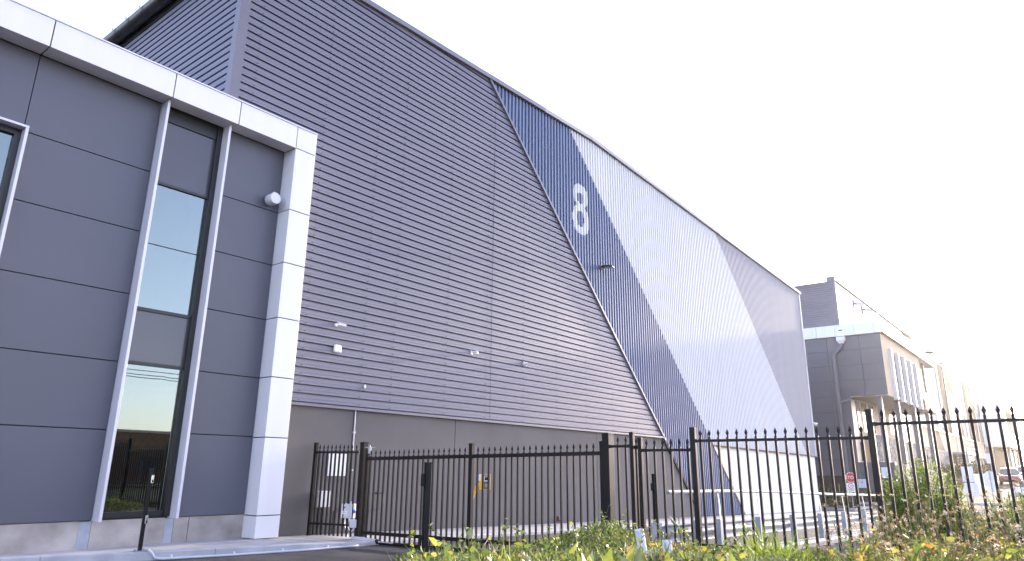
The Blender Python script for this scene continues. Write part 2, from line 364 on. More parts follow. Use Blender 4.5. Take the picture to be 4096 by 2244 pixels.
# charcoal horizontal sheets, with a lap at x = 15.82 and screw heads
xlap = 15.82
dark = MB()
zx = zgab(15.44)
polyA = [(7.0, ZB), (xlap-0.006, ZB), (xlap-0.006, 13.46), (15.44, zx), (7.0, zgab(7.0))]
polyB = [(xlap+0.006, ZB), (L1(ZB), ZB), (xlap+0.006, 13.8-(xlap+0.006-15.47)/1.0245)]
hclad(polyA, YW, ZB, zx-0.001, ZB+0.03, dark); hclad(polyB, YW-0.003, ZB, 13.44, ZB+0.03, dark)
k = 0
while ZB+0.03+k*PIT < 13.7:
    z = ZB+0.03+k*PIT+0.035; k += 1
    for x in (7.35, 9.3, 11.0, 11.97, 13.9, 15.6, 17.4, 19.2, 21.0, 22.8, 24.6):
        if z < zgab(x)-0.1 and x < L1(z)-0.1: dark.box(x-0.008, x+0.008, YW-0.012, YW-0.001, z-0.008, z+0.008, 1)
dark.build('charcoal_cladding', ['charcoal_steel', 'dark_backing'], W)
BL = [(L1(-0.34), -0.34), (L2(-0.42), -0.42), (L2(13.95), 13.97), (L1(13.8)+0.02, zgab(15.5))]
vclad(BL, YW, L1(13.8)+0.02, L2(-0.42), 0.05).build('blue_cladding', 'blue_steel', W)
def zbot(x): return lerp_tab([(31.6, 2.68), (47.6, 2.53)], x)
xa3 = L3(2.57)
WH = [(L2(zbot(31.6)), zbot(31.6)), (xa3, zbot(xa3)), (L3(zgab(33.7)), zgab(33.7)), (21.6, 14.03), (L2(13.97), 13.97)]
vclad(WH, YW, L2(13.97), xa3, 0.05, None, 0.8).build('white_cladding', 'white_steel', W)
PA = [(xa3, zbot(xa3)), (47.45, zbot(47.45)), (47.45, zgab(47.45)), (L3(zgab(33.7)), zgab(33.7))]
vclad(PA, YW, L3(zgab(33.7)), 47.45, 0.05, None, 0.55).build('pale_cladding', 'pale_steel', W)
# concrete base walls
d = MB()
jx = [5.0, 10.905, 14.42, 21.71, 40]
for a, b in zip(jx, jx[1:]):
    x1 = min(b-0.012, L1(2.9)); pl = [(a+0.012, -0.6), (min(b-0.012, L1(-0.6)), -0.6)]
    if b > 30: pl += [(L1(2.9), 2.9)]
    else: pl += [(x1, 2.9)]
    pl += [(a+0.012, 2.9)]
    d.prism_y(pl, YW+0.04, YW+0.2)
d.build('charcoal_base_wall', 'charcoal_concrete', W)
d = MB(); d.prism_y([(L2(-0.95), -0.95), (44.9, -0.95), (44.9, 2.6), (L2(2.6), 2.6)], YW+0.03, YW+0.2); d.prism_y([(44.915, -0.95), (47.28, -0.95), (47.28, 2.56), (44.915, 2.58)], YW+0.03, YW+0.2)
d.build('white_base_wall', 'white_concrete', W)
# backing and hidden walls so the building is a solid thing
d = MB(); d.prism_y([(6.9, -0.9), (47.3, -0.9), (47.3, 12.9), (21.6, 13.95), (6.9, 13.4)], YW+0.21, YW+0.4)
d.prism_x([(YW+0.5, -0.9), (60, -0.9), (60, 12.9), (YW+0.5, 12.9)], 47.1, 47.3)
d.build('inner_wall', 'dark_backing', W)
d = MB(); d.add([(6.5, YW-0.05, 13.55), (21.6, YW-0.05, 14.12), (21.6, 60, 14.12), (6.5, 60, 13.55)], [(0, 1, 2, 3)])
d.add([(21.6, YW-0.05, 14.12), (47.7, YW-0.05, 13.07), (47.7, 60, 13.07), (21.6, 60, 14.12)], [(0, 1, 2, 3)])
d.build('roof', 'roof_steel', W)
# gable flashing, in lengths with small overlaps
d = MB()
fx = [6.75, 9.4, 12.45, 15.49, 18.5, 21.6, 24.7, 27.8, 31.0, 34.2, 37.4, 40.6, 43.8, 47.75]
for i, (a, b) in enumerate(zip(fx, fx[1:])):
    o_ = 0.003*(i % 2); za, zb_ = zgab(a), zgab(b)
    d.add([(a, YW-0.10-o_, za), (b, YW-0.10-o_, zb_), (b, YW-0.10-o_, zb_+0.15+o_), (a, YW-0.10-o_, za+0.15+o_),
           (a, YW+0.3, za), (b, YW+0.3, zb_), (b, YW+0.3, zb_+0.155+o_), (a, YW+0.3, za+0.155+o_)],
          [(0, 1, 2, 3), (3, 2, 6, 7), (0, 4, 5, 1), (0, 3, 7, 4), (1, 5, 6, 2)], 0 if b < 21 else (2 if a < 34 else 1))
d.build('gable_flashing', ['charcoal_trim', 'white_steel', 'pale_steel'], W)
d = MB(); dz = 0.02
for a, b in ((15.55, 21.6), (21.6, 47.45)):      # dark gap strip under the flashing
    d.add([(a, YW-0.05, zgab(a)-0.03), (b, YW-0.05, zgab(b)-0.03), (b, YW-0.05, zgab(b)), (a, YW-0.05, zgab(a))], [(0, 1, 2, 3)])
d.build('gap_strip', 'dark_backing', W)
d = MB(); d.box(6.78, 7.0, YW-0.045, YW+0.02, 2.0, 13.46); d.box(6.765, 6.78, YW-0.045, YW+0.16, 2.0, 13.44); d.build('corner_flashing', 'charcoal_trim', W)
d = MB(); d.box(47.43, 47.52, YW-0.055, YW+0.15, 2.50, 12.98); d.build('end_flashing', 'white_steel', W)
d = MB()
d.bar((L1(13.82), YW-0.035, 13.82), (L1(2.7), YW-0.035, 2.7), 0.07, 0.085, (1, 0, 1)); d.build('diagonal_flashing', 'charcoal_trim', W)
d = MB(); d.bar((L1(2.7)+0.01, YW+0.01, 2.7), (L1(-0.36)+0.01, YW+0.01, -0.36), 0.07, 0.15, (1, 0, 1)); d.build('diagonal_flashing', 'dark_backing', W)
d = MB(); d.bar((L2(2.74)+0.0, YW-0.005, 2.74), (L2(-0.48)+0.0, YW-0.005, -0.48), 0.085, 0.10, (1, 0, 1)); d.build('diagonal_flashing', 'frame_black', W)
d = MB(); d.box(5, L1(2.8), YW-0.06, YW+0.05, ZB-0.065, ZB-0.005)
d.build('base_flashing', 'charcoal_trim', W)
d = MB()
for a, b in zip(np.linspace(31.55, 47.6, 5), np.linspace(31.55, 47.6, 5)[1:]):
    d.add([(a, YW-0.09, zbot(a)-0.06), (b, YW-0.09, zbot(b)-0.06), (b, YW-0.09, zbot(b)), (a, YW-0.09, zbot(a)), (a, YW+0.05, zbot(a)-0.06), (b, YW+0.05, zbot(b)-0.06), (b, YW+0.05, zbot(b)+0.01), (a, YW+0.05, zbot(a)+0.01)],
          [(0, 1, 2, 3), (3, 2, 6, 7), (0, 4, 5, 1)])
d.build('base_flashing', 'tan_steel', W)
# side wall running away on the left, with eaves gutter
d = MB(); rows = prof_lines(7.5, 13.12, ZB+0.03, HPROF)
for (ua, ha), (ub, hb) in zip(rows, rows[1:]):
    d.add([(6.81-ha, 13.57, ua), (6.81-hb, 13.57, ub), (6.81-hb, 58, ub), (6.81-ha, 58, ua)], [(0, 1, 2, 3)])
d.build('side_cladding', 'charcoal_steel', W)
d = MB()
NG = 10
for (ya, yb_) in ((13.3, 58),):
    for r_, mi in ((0.19, 0), (0.175, 0)):
        ring = [(6.60+r_*math.cos(math.pi+math.pi*i/NG), 13.40+r_*1.05*math.sin(math.pi+math.pi*i/NG)) for i in range(NG+1)]
        d.add([(x, ya, z) for x, z in ring]+[(x, yb_, z) for x, z in ring], [(i, i+1, i+NG+2, i+NG+1) for i in range(NG)], mi)
d.box(6.78, 6.82, 13.3, 58, 13.1, 13.46)
gut = d.build('gutter', 'gutter_dark', W, smooth=True)
for i in range(46):
    b_ = MB(); y = 13.9+i*0.83
    ring = [(6.60+0.225*math.cos(math.pi+math.pi*j/NG), 13.40+0.225*1.05*math.sin(math.pi+math.pi*j/NG)) for j in range(-1, NG+1)]
    ring = [(ring[0][0]-0.01, 13.44)] + ring[1:]
    for (xa, za), (xb, zb_) in zip(ring, ring[1:]): b_.add([(xa, y, za), (xb, y, zb_), (xb, y+0.06, zb_), (xa, y+0.06, za)], [(0, 1, 2, 3)])
    b_.build('bracket', 'gutter_dark', gut)
# painted numeral 8 following the ribs
EO = [((20.87, 11.43), 0.49, 0.46, 2.3), ((20.855, 10.46), 0.555, 0.57, 2.4)]; EH = [((20.85, 11.32), 0.20, 0.215, 2.6), ((20.84, 10.49), 0.235, 0.31, 2.6)]
def inE(x, z, e): return abs((x-e[0][0])/e[1])**e[3] + abs((z-e[0][1])/e[2])**e[3] < 1
def hprof(x):
    t = (x-0.05) % PIT; return float(np.interp(t, [p[0] for p in PROF]+[PIT], [p[1] for p in PROF]+[0]))
d = MB(); zs_ = np.arange(9.85, 11.93, 0.006)
br = sorted(set([round(x, 4) for x, _ in prof_lines(20.28, 21.44, 0.05)] + [round(x, 4) for x in np.arange(20.28, 21.44, 0.012)]))
for a, b in zip(br, br[1:]):
    if b-a < 1e-4: continue
    xm = (a+b)/2; on = False; st = 0
    for z in zs_:
        i_ = any(inE(xm, z, e) for e in EO) and not any(inE(xm, z, e) for e in EH)
        if i_ and not on: on = True; st = z
        elif on and not i_:
            on = False; d.add([(a, YW-hprof(a)-0.004, st), (b, YW-hprof(b)-0.004, st), (b, YW-hprof(b)-0.004, z), (a, YW-hprof(a)-0.004, z)], [(0, 1, 2, 3)])
d.build('numeral', 'white_steel', W)
# conduit down the base wall, dark pipe loops
d = MB(); d.tube([(10.93, YW+0.015, 2.78), (10.93, YW+0.015, 0.75)], 0.014, 8); d.box(10.9, 10.96, YW-0.01, YW+0.04, 2.25, 2.29); d.box(10.9, 10.96, YW-0.01, YW+0.04, 1.4, 1.44); d.build('conduit', 'pvc_grey', W)
d = MB(); d.tube([(11.7, YW+0.03, 0.90), (11.72, YW-0.07, 0.90), (11.8, YW-0.1, 0.9), (11.84, YW-0.1, 0.86), (11.85, YW-0.1, 0.60), (11.81, YW-0.1, 0.55), (11.4, YW-0.1, 0.54), (10.7, YW-0.08, 0.57)], 0.02, 8)
d.tube([(10.75, YW-0.08, 0.57), (10.52, YW-0.08, 0.58), (10.45, YW-0.08, 0.53), (10.44, YW-0.08, 0.02)], 0.026, 8); d.build('wall_pipe', 'pipe_dark', W, smooth=True)

# ------------------------------------------------------------------ office in front
YO, YP = 12.75, 13.16
O = thing('office', (4, YP, 0), 'two storey charcoal panelled office with a white box frame and tall slot window', 'office')
d = MB()
fj = [-5.4, -3.25, -1.1, 1.09, 3.235, 5.374, 6.770, 8.168]
for a, b in zip(fj, fj[1:]): d.box(a+0.010, b-0.010, YO, YP-0.01, 8.326, 8.845)
d.box(8.178, 8.692, YO, YP+0.22, 8.335, 8.845)
for a, b in zip([0.135, 0.5575, 2.034, 3.232, 4.465, 5.663, 6.866], [0.5575, 2.034, 3.232, 4.465, 5.663, 6.866, 8.326]): d.box(8.168, 8.692, YO, YP+0.22, a+0.009, b-0.009)
d.build('white_frame', 'white_panel', O, bevel=0.004)
d = MB(); d.box(-5.4, 8.70, YO-0.012, YO+0.2, 8.852, 8.878); d.build('capping', 'white_panel', O)
d = MB(); d.box(-5.4, 8.15, YO+0.02, YP, 8.345, 8.83); d.box(8.19, 8.67, YO+0.02, YP+0.2, 0.14, 8.83); d.build('joint_backing', 'dark_backing', O)
rowz = [0.575, 2.05, 3.225, 4.455, 5.655, 6.86, 8.32]
for (xa, xb) in ((-5.4, -2.5), (-2.5, 0.35), (0.35, 1.95), (3.228, 5.36), (6.71, 8.162)):
    d = MB()
    for a, b in zip(rowz, rowz[1:]): d.box(xa+0.008, xb-0.008, YP, YP+0.05, a+0.008, b-0.008)
    d.build('facade_panel', 'charcoal_panel', O, bevel=0.003)
d = MB(); d.box(1.956, 3.222, YP, YP+0.05, 6.96, 8.312)
d.build('facade_panel', 'charcoal_panel', O, bevel=0.003)
d = MB(); d.box(-5.4, 1.98, YP+0.03, YP+0.09, 0.58, 8.8); d.box(3.22, 5.36, YP+0.03, YP+0.09, 0.58, 8.8); d.box(6.7, 8.17, YP+0.03, YP+0.09, 0.58, 8.8); d.box(1.97, 3.23, YP+0.03, YP+0.09, 6.9, 8.8); d.build('joint_backing', 'dark_backing', O)
for xa in (5.362, 6.657):
    d = MB(); d.box(xa, xa+0.052, 12.905, YP+0.06, 0.566, 8.32); d.build('fin', 'fin_white', O, bevel=0.004)
# tall slot window
wf = MB(); y0w, y1w = YP+0.03, YP+0.10
wf.box(5.414, 5.47, y0w, y1w, 0.6, 8.3); wf.box(6.555, 6.657, YP-0.02, y1w, 0.6, 8.3); wf.box(5.47, 6.555, y0w, y1w, 8.02, 8.3); wf.box(5.47, 6.555, y0w, y1w, 0.6, 0.70)
for z, h in ((6.715, 0.05), (4.235, 0.06), (3.245, 0.06)): wf.box(5.47, 6.555, y0w-0.005, y1w, z-h/2, z+h/2)
wf.box(5.47, 6.555, y0w+0.02, y1w, 5.488, 5.5)
win = wf.build('window', 'frame_black', O)
d = MB(); yg = YP+0.065
for a, b in ((0.70, 3.215), (4.265, 5.488), (5.50, 6.69)): d.box(5.47, 6.555, yg, yg+0.008, a, b)
d.build('pane', 'glass', win)
for a, b in ((3.275, 4.205), (6.74, 8.02)):
    d = MB(); d.box(5.47, 6.555, yg-0.004, yg+0.03, a, b); d.build('spandrel', 'spandrel', win)
# left window with white surround
wf = MB(); wf.box(1.96, 3.26, 12.985, YP+0.1, 6.865, 6.905); wf.box(3.215, 3.26, 12.985, YP+0.1, 0.6, 6.865); wf.box(1.96, 2.0, 12.985, YP+0.1, 0.6, 6.865); wf.box(1.96, 3.26, 12.985, YP+0.1, 0.56, 0.6)
win2 = wf.build('window_surround', 'fin_white', O, bevel=0.003)
d = MB(); d.box(3.12, 3.213, YP, YP+0.1, 0.62, 6.86); d.box(2.002, 3.12, YP, YP+0.1, 6.76, 6.86); d.box(2.002, 2.09, YP, YP+0.1, 0.62, 6.76); d.box(2.09, 3.12, YP, YP+0.1, 0.62, 0.7); d.box(2.09, 3.12, YP, YP+0.1, 3.2, 3.26); d.build('frame', 'frame_black', win2)
d = MB(); d.box(2.09, 3.12, yg, yg+0.008, 0.7, 6.76); d.build('pane', 'glass', win2)
# concrete footing, steel plates, interior
d = MB()
for a, b in ((-5.4, 1.0), (1.008, 5.19), (5.38, 6.615), (6.78, 7.052), (7.064, 8.166)): d.box(a, b, YP+0.03, YP+0.3, -0.2, 0.572)
d.build('footing', 'concrete', O)
for a, b in ((5.194, 5.376), (6.619, 6.776)):
    d = MB(); d.box(a, b, YP+0.035, YP+0.06, 0.1, 0.566); d.build('steel_plate', 'rusty_galv', O)
d = MB()
d.box(1.5, 8.0, 17.0, 17.1, 0.6, 8.3); d.box(1.5, 8.0, YP+0.11, 17.0, 3.6, 3.9); d.box(1.5, 8.0, YP+0.11, 17.0, 0.5, 0.6); d.box(1.4, 1.5, YP+0.11, 17.1, 0.5, 8.3); d.box(8.0, 8.1, YP+0.11, 17.1, 0.5, 8.3); d.box(1.4, 8.1, YP+0.11, 17.1, 8.3, 8.4)
d.build('interior', 'room_dark', O)
d = MB(); d.box(-5.5, 6.72, YP+0.1, 17.3, 8.4, 8.5); d.box(6.72, 8.68, YP+0.1, YP+0.21, 8.4, 8.5); d.build('roof', 'roof_steel', O)
d = MB(); d.box(-5.5, -5.4, YO, 17.3, 0, 8.85); d.box(-5.5, 6.72, 17.1, 17.3, 0, 8.6); d.build('end_wall', 'charcoal_panel', O)
# boxes behind the glass
for (x, y, z, w_, dp, h_, mm, lab, cat) in ((6.12, 13.55, 0.60, 0.46, 0.4, 0.36, 'box_blue', 'dark blue carton with a pale printed front at the foot of the slot window', 'carton'),
        (6.16, 13.62, 0.96, 0.5, 0.42, 0.16, 'cardboard', 'brown cardboard carton between two blue ones inside the slot window', 'carton'),
        (6.14, 13.6, 1.12, 0.44, 0.4, 0.42, 'box_blue', 'plain dark blue carton topmost of the stack inside the slot window', 'carton')):
    t = thing('carton', (x, y, z), lab, cat)
    b_ = MB(); b_.box(x-w_/2, x+w_/2, y-dp/2, y+dp/2, z, z+h_); b_.build('box', mm, t, bevel=0.01)
    b_ = MB(); b_.box(x-0.03, x+0.03, y-dp/2-0.002, y+dp/2+0.002, z+0.1*h_, z+h_+0.002); b_.build('tape', 'box_pale_blue', t)
    if z == 0.60:
        b_ = MB(); b_.box(x-0.2, x+0.2, y-dp/2-0.004, y-dp/2, z+0.1, z+0.3); b_.build('printed_panel', 'box_pale_blue', t)
# round wall light on the facade
t = thing('wall_light', (7.885, YP, 7.06), 'round white drum light mounted high on the charcoal office panels', 'wall light')
b_ = MB(); b_.lathe((7.885, YP, 7.06), [(0.06, 0), (0.06, 0.05), (0.118, 0.05), (0.125, 0.065), (0.125, 0.19)], (0, -1, 0), 24); b_.build('drum', 'plastic_white', t, smooth=True)
b_ = MB(); b_.lathe((7.885, YP-0.19, 7.06), [(0.128, 0), (0.128, 0.09), (0.12, 0.105)], (0, -1, 0), 24); b_.build('cover', 'plastic_white', t, smooth=True)
b_ = MB(); b_.box(7.84, 7.93, YP-0.26, YP-0.19, 7.18, 7.20); b_.build('clip', 'plastic_white', t)

# ------------------------------------------------------------------ things fixed to the warehouse wall
t = thing('bullet_camera', (10.14, YW, 4.70), 'white bullet security camera on a round base, high on the charcoal ribs', 'security camera')
b_ = MB(); b_.lathe((10.14, YW-0.0, 4.70), [(0.075, -0.01), (0.075, 0.05), (0.05, 0.065), (0.03, 0.07)], (0, -1, 0), 16); b_.build('base', 'plastic_white', t, smooth=True)
b_ = MB(); b_.tube([(10.14, YW-0.06, 4.70), (10.18, YW-0.12, 4.69), (10.2, YW-0.16, 4.70)], 0.022, 8); b_.build('arm', 'plastic_white', t, smooth=True)
b_ = MB(); b_.bar((10.14, YW-0.16, 4.735), (10.44, YW-0.34, 4.675), 0.10, 0.10, (0, 0, 1)); b_.bar((10.10, YW-0.14, 4.80), (10.47, YW-0.36, 4.73), 0.12, 0.012); b_.build('housing', 'plastic_white', t, bevel=0.02)
b_ = MB(); b_.bar((10.43, YW-0.334, 4.677), (10.445, YW-0.343, 4.674), 0.075, 0.075); b_.build('lens', 'lens', t)
t.scale = (0.55,)*3
t = thing('alarm_box', (10.21, YW, 4.14), 'white rounded alarm box with a blue corner below the bullet camera', 'alarm box')
b_ = MB(); b_.box(10.08, 10.30, YW-0.13, YW-0.02, 4.02, 4.26); b_.build('case', 'plastic_white', t, bevel=0.03)
b_ = MB(); b_.box(10.30, 10.325, YW-0.11, YW-0.03, 4.03, 4.2); b_.build('strobe', 'blue_plastic', t, bevel=0.008)
t.scale = (0.75,)*3
t = thing('dome_camera', (14.93, YW, 4.68), 'white dome security camera hanging from a hooded wall bracket', 'security camera')
b_ = MB(); b_.box(14.84, 14.94, YW-0.10, YW-0.02, 4.56, 4.78); b_.build('wall_box', 'plastic_white', t, bevel=0.015)
b_ = MB(); b_.bar((14.94, YW-0.07, 4.74), (15.16, YW-0.22, 4.74), 0.12, 0.05); b_.lathe((15.12, YW-0.2, 4.76), [(0.11, -0.04), (0.10, 0.0), (0.03, 0.03)], (0, 0, 1), 16); b_.build('hood', 'plastic_white', t, smooth=True)
b_ = MB(); b_.lathe((15.13, YW-0.21, 4.63), [(0.02, -0.075), (0.06, -0.06), (0.085, -0.02), (0.09, 0.03), (0.08, 0.09)], (0, 0, 1), 16); b_.build('ball', 'plastic_white', t, smooth=True)
b_ = MB(); b_.lathe((15.12, YW-0.29, 4.645), [(0.028, 0), (0.028, 0.012)], (0.1, -1, -0.1), 10); b_.lathe((15.12, YW-0.28, 4.585), [(0.028, 0), (0.028, 0.012)], (0.1, -1, -0.3), 10); b_.build('lens', 'lens', t)
t.scale = (0.55,)*3
t = thing('turret_camera', (17.42, YW, 4.67), 'white turret camera with a black eye, rightmost on the charcoal ribs', 'security camera')
b_ = MB(); b_.lathe((17.40, YW, 4.67), [(0.10, 0.02), (0.105, 0.06), (0.085, 0.10), (0.075, 0.12)], (0, -1, 0), 20); b_.build('base', 'plastic_white', t, smooth=True)
b_ = MB(); b_.lathe((17.42, YW-0.10, 4.665), [(0.085, 0), (0.09, 0.05), (0.075, 0.085)], (0.35, -1, -0.25), 18); b_.build('ball', 'plastic_white', t, smooth=True)
b_ = MB(); b_.lathe((17.447, YW-0.177, 4.646), [(0.058, 0), (0.05, 0.014)], (0.35, -1, -0.25), 14); b_.build('lens', 'lens', t)
t.scale = (0.65,)*3
t = thing('wall_sensor', (11.11, YW, 3.30), 'small white sensor with a dangling green wire low on the charcoal ribs', 'sensor')
b_ = MB(); b_.box(11.08, 11.14, YW-0.08, YW-0.02, 3.31, 3.45); b_.build('case', 'plastic_white', t, bevel=0.02)
b_ = MB(); b_.tube([(11.12, YW-0.05, 3.31), (11.14, YW-0.05, 3.24), (11.10, YW-0.04, 3.215)], 0.006, 6); b_.build('wire', 'wire_green', t)
b_ = MB(); b_.box(11.06, 11.11, YW-0.05, YW-0.01, 3.20, 3.225); b_.build('plug', 'black_plastic', t)
t.scale = (0.65,)*3
t = thing('floodlight', (22.2, YW, 8.92), 'black LED floodlight on an arm from the blue ribs below the numeral', 'floodlight')
b_ = MB(); b_.box(22.1, 22.24, YW-0.06, YW-0.02, 8.84, 9.0); b_.bar((22.17, YW-0.04, 8.92), (22.18, YW-0.16, 8.92), 0.06, 0.05); b_.build('arm', 'black_plastic', t)
b_ = MB(); b_.bar((22.18, YW-0.13, 8.93), (22.26, YW-0.52, 8.88), 0.30, 0.06); b_.build('head', 'black_plastic', t, bevel=0.012)
b_ = MB(); b_.bar((22.19, YW-0.19, 8.89), (22.25, YW-0.49, 8.85), 0.22, 0.012); b_.build('lens', 'plastic_grey', t)
t = thing('corner_camera', (47.6, YW, 4.5), 'white twin dome camera at the far right corner of the white ribs', 'security camera')
b_ = MB(); b_.box(47.40, 47.7, YW-0.16, YW-0.07, 4.5, 4.62); b_.build('bracket', 'plastic_white', t, bevel=0.02)
for dx in (0.0, 0.26):
    b_ = MB(); b_.lathe((47.46+dx, YW-0.24, 4.46), [(0.03, -0.13), (0.10, -0.08), (0.125, 0.0), (0.12, 0.08), (0.08, 0.12)], (0, 0, 1), 14); q = b_.build('dome', 'plastic_white', t, smooth=True)
    b_ = MB(); b_.lathe((47.44+dx, YW-0.355, 4.43), [(0.05, 0), (0.04, 0.02)], (-0.2, -1, -0.3), 10); b_.build('lens', 'lens', q)
t.scale = (0.75,)*3
t = thing('sign_board', (10.55, YW, 1.53), 'blank white sign board on the charcoal base wall behind the short fence panel', 'sign')
b_ = MB(); b_.box(10.27, 10.825, YW+0.015, YW+0.035, 1.29, 1.775); b_.build('board', 'sign_white', t)
b_ = MB()
for x, z in ((10.3, 1.32), (10.79, 1.32), (10.3, 1.745), (10.79, 1.745)): b_.lathe((x, YW+0.015, z), [(0.008, 0), (0.008, 0.004)], (0, -1, 0), 8)
b_.build('screws', 'galv', t)
t = thing('meter_cabinet', (10.12, YW, 0.8), 'white metal meter cabinet with dark conduits beneath, low on the base wall', 'cabinet')
b_ = MB(); b_.box(9.965, 10.275, YW-0.13, YW+0.04, 0.64, 0.975); b_.build('case', 'plastic_white', t, bevel=0.006)
b_ = MB(); b_.box(9.98, 10.26, YW-0.14, YW-0.131, 0.655, 0.96); b_.build('door', 'plastic_white', t)
for x in (10.04, 10.14):
    b_ = MB(); b_.tube([(x, YW-0.05, 0.64), (x, YW-0.05, 0.3), (x+0.02, YW-0.05, 0.06)], 0.025, 8); b_.build('conduit', 'pipe_dark', t)
t = thing('wall_reflector', (19.3, YW, 0.0), 'small dark box with a red stripe at the foot of the charcoal base wall', 'reflector')
b_ = MB(); b_.box(19.12, 19.52, YW-0.10, YW+0.04, -0.13, 0.2); b_.build('box', 'pipe_dark', t, bevel=0.02)
b_ = MB(); b_.box(19.125, 19.515, YW-0.106, YW-0.1, -0.03, 0.06); b_.build('stripe', 'red_paint', t)
b_ = MB(); b_.box(19.12, 19.52, YW-0.104, YW-0.1, -0.13, -0.04); b_.build('buffer', 'black_plastic', t)
t.scale = (0.45,)*3
t = thing('wall_bollard_pad', (47.2, YW, -0.6), 'dark corner pad with a red mark at the far foot of the white base wall', 'corner guard')
b_ = MB(); b_.box(47.24, 47.36, YW-0.08, YW+0.2, -0.74, -0.4); b_.build('pad', 'black_plastic', t, bevel=0.01)
b_ = MB(); b_.box(47.26, 47.34, YW-0.086, YW-0.08, -0.55, -0.45); b_.build('mark', 'red_paint', t)

# ------------------------------------------------------------------ black picket fences and gate
def picket(parent, x, y, zb, zt, s=0.016, dirv=(0, 1, 0)):
    b_ = MB(); h = 0.125
    b_.box(x-s, x+s, y-s, y+s, zb, zt-h)
    d_ = Vector(dirv).normalized(); n_ = Vector((-d_.y, d_.x, 0)); w0 = 0.010; w1 = 0.025; th = 0.011
    z0_, z1_, z2_, z3_ = zt-h, zt-h+0.03, zt-0.062, zt
    rows = []
    for z, w_, t_ in ((z0_, s*1.05, s*1.05), (z0_+0.02, w0, 0.010), (z2_, w1, th), (z3_, 0.0015, 0.0015)):
        c = Vector((x, y, z)); rows.append([c-d_*w_, c-n_*t_, c+d_*w_, c+n_*t_])
    vs_ = [p for r in rows for p in r]; fs = []
    for i in range(3):
        for j in range(4): fs.append((i*4+j, i*4+(j+1) % 4, (i+1)*4+(j+1) % 4, (i+1)*4+j))
    fs.append((12, 13, 14, 15)); b_.add(vs_, fs)
    return b_.build('picket', 'fence_black', parent)
def post(parent, x, y, zb, zt, w_, name='post', w2=None):
    b_ = MB(); w2 = w2 or w_; b_.box(x-w_/2, x+w_/2, y-w2/2, y+w2/2, zb, zt-0.03)
    o = b_.build(name, 'fence_black', parent, bevel=0.004)
    c = MB(); e = 0.004
    c.box(x-w_/2-e, x+w_/2+e, y-w2/2-e, y+w2/2+e, zt-0.032, zt-0.012)
    a = w_/2+e; b2 = w2/2+e; r_ = 0.6
    c.add([(x-a, y-b2, zt-0.012), (x+a, y-b2, zt-0.012), (x+a, y+b2, zt-0.012), (x-a, y+b2, zt-0.012), (x-a*r_, y-b2*r_, zt), (x+a*r_, y-b2*r_, zt), (x+a*r_, y+b2*r_, zt), (x-a*r_, y+b2*r_, zt)],
          [(4, 5, 6, 7), (0, 1, 5, 4), (1, 2, 6, 5), (2, 3, 7, 6), (3, 0, 4, 7)])
    c.build('cap', 'fence_black', o)
    return o
def panel(label, p0, n, pitch, dirv, ztip, zbot, rails, rail_a, rail_b, posts, group='fixed panels of the black picket fence', railh=0.04):
    t = thing('fence_panel', (p0[0], p0[1], zbot), label, 'fence', group)
    d_ = Vector((*dirv, 0)).normalized()
    for i in range(n):
        q = Vector((*p0, 0)) + d_*pitch*i; picket(t, q.x, q.y, zbot, ztip, 0.016, d_)
    for z in rails:
        b_ = MB(); b_.bar((rail_a[0], rail_a[1], z-railh/2), (rail_b[0], rail_b[1], z-railh/2), 0.04, railh); r_ = b_.build('rail', 'fence_black', t)
        b_ = MB()
        for (e, sg) in ((rail_a, 1), (rail_b, -1)):
            b_.bar((e[0]+d_.x*sg*0.0, e[1]+d_.y*sg*0.0, z-railh/2), (e[0]+d_.x*sg*0.06, e[1]+d_.y*sg*0.06, z-railh/2), 0.052, railh+0.012)
        b_.build('bracket', 'fence_black', r_)
    for (x, y, zb, zt, w_) in posts: post(t, x, y, zb, zt, w_)
    return t
FX = 10.63
# short panel from the warehouse wall to the gate post
dl = (10.055-9.845, 12.22-13.20)
panel('short fence panel between the base wall and the gate hinge post, control box beside it', (9.845, 13.20), 10, math.hypot(*dl)/9, dl, 1.955, 0.10, (1.81, 0.345), (9.825, 13.30), (10.075, 12.13), [(9.825, 13.31, 0.08, 2.0, 0.075)])
gp = thing('gate_post', (10.09, 12.03, 0), 'thick square hinge post of the gate, beside the grey control box', 'gate post', 'posts of the gate')
post(gp, 10.10, 12.03, -0.05, 2.0, 0.125)
GH = R(-83.645); gd = Vector((math.cos(GH), math.sin(GH), 0)); G0 = Vector((10.12, 11.81, 0)); GP = 0.1276; GDZ = 0.01777
GT = thing('swing_gate', (10.12, 11.81, 0), 'long black double rail swing gate of pickets across the driveway', 'gate')
def gpt(t_, z): q = G0+gd*t_; return (q.x, q.y, z+GDZ*t_)
tA0, tA1 = -0.11, 19*GP+0.07; tm = 19.0*GP+0.155; tB = (19+1+1.3696)*GP; tE = tB+19*GP+0.16
for i in range(20):
    q = gpt(i*GP, 0); picket(GT, q[0], q[1], q[2]+0.03, 1.832+q[2], 0.0150, gd)
for i in range(20):
    q = gpt(tB+i*GP, 0); picket(GT, q[0], q[1], q[2]+0.03, 1.832+q[2], 0.0150, gd)
for zt in (1.69, 0.235, 0.055):
    dz2 = 0 if zt > 1 else -GDZ
    b_ = MB(); a = gpt(tA0, zt-0.033); c = gpt(tE, zt-0.033); c = (c[0], c[1], c[2] if zt > 1 else a[2]+0.005)
    b_.bar(a, c, 0.05, 0.066); b_.build('rail', 'fence_black', GT)
for tt, w_, top in ((tA0+0.02, 0.07, 1.85), (tm, 0.085, 1.90), (tE, 0.065, 1.86)):
    q = gpt(tt, 0); post(GT, q[0], q[1], 0.0 if tt > 0 else 0.02, top+q[2]*(1 if tt > 1 else 0), w_, 'stile')
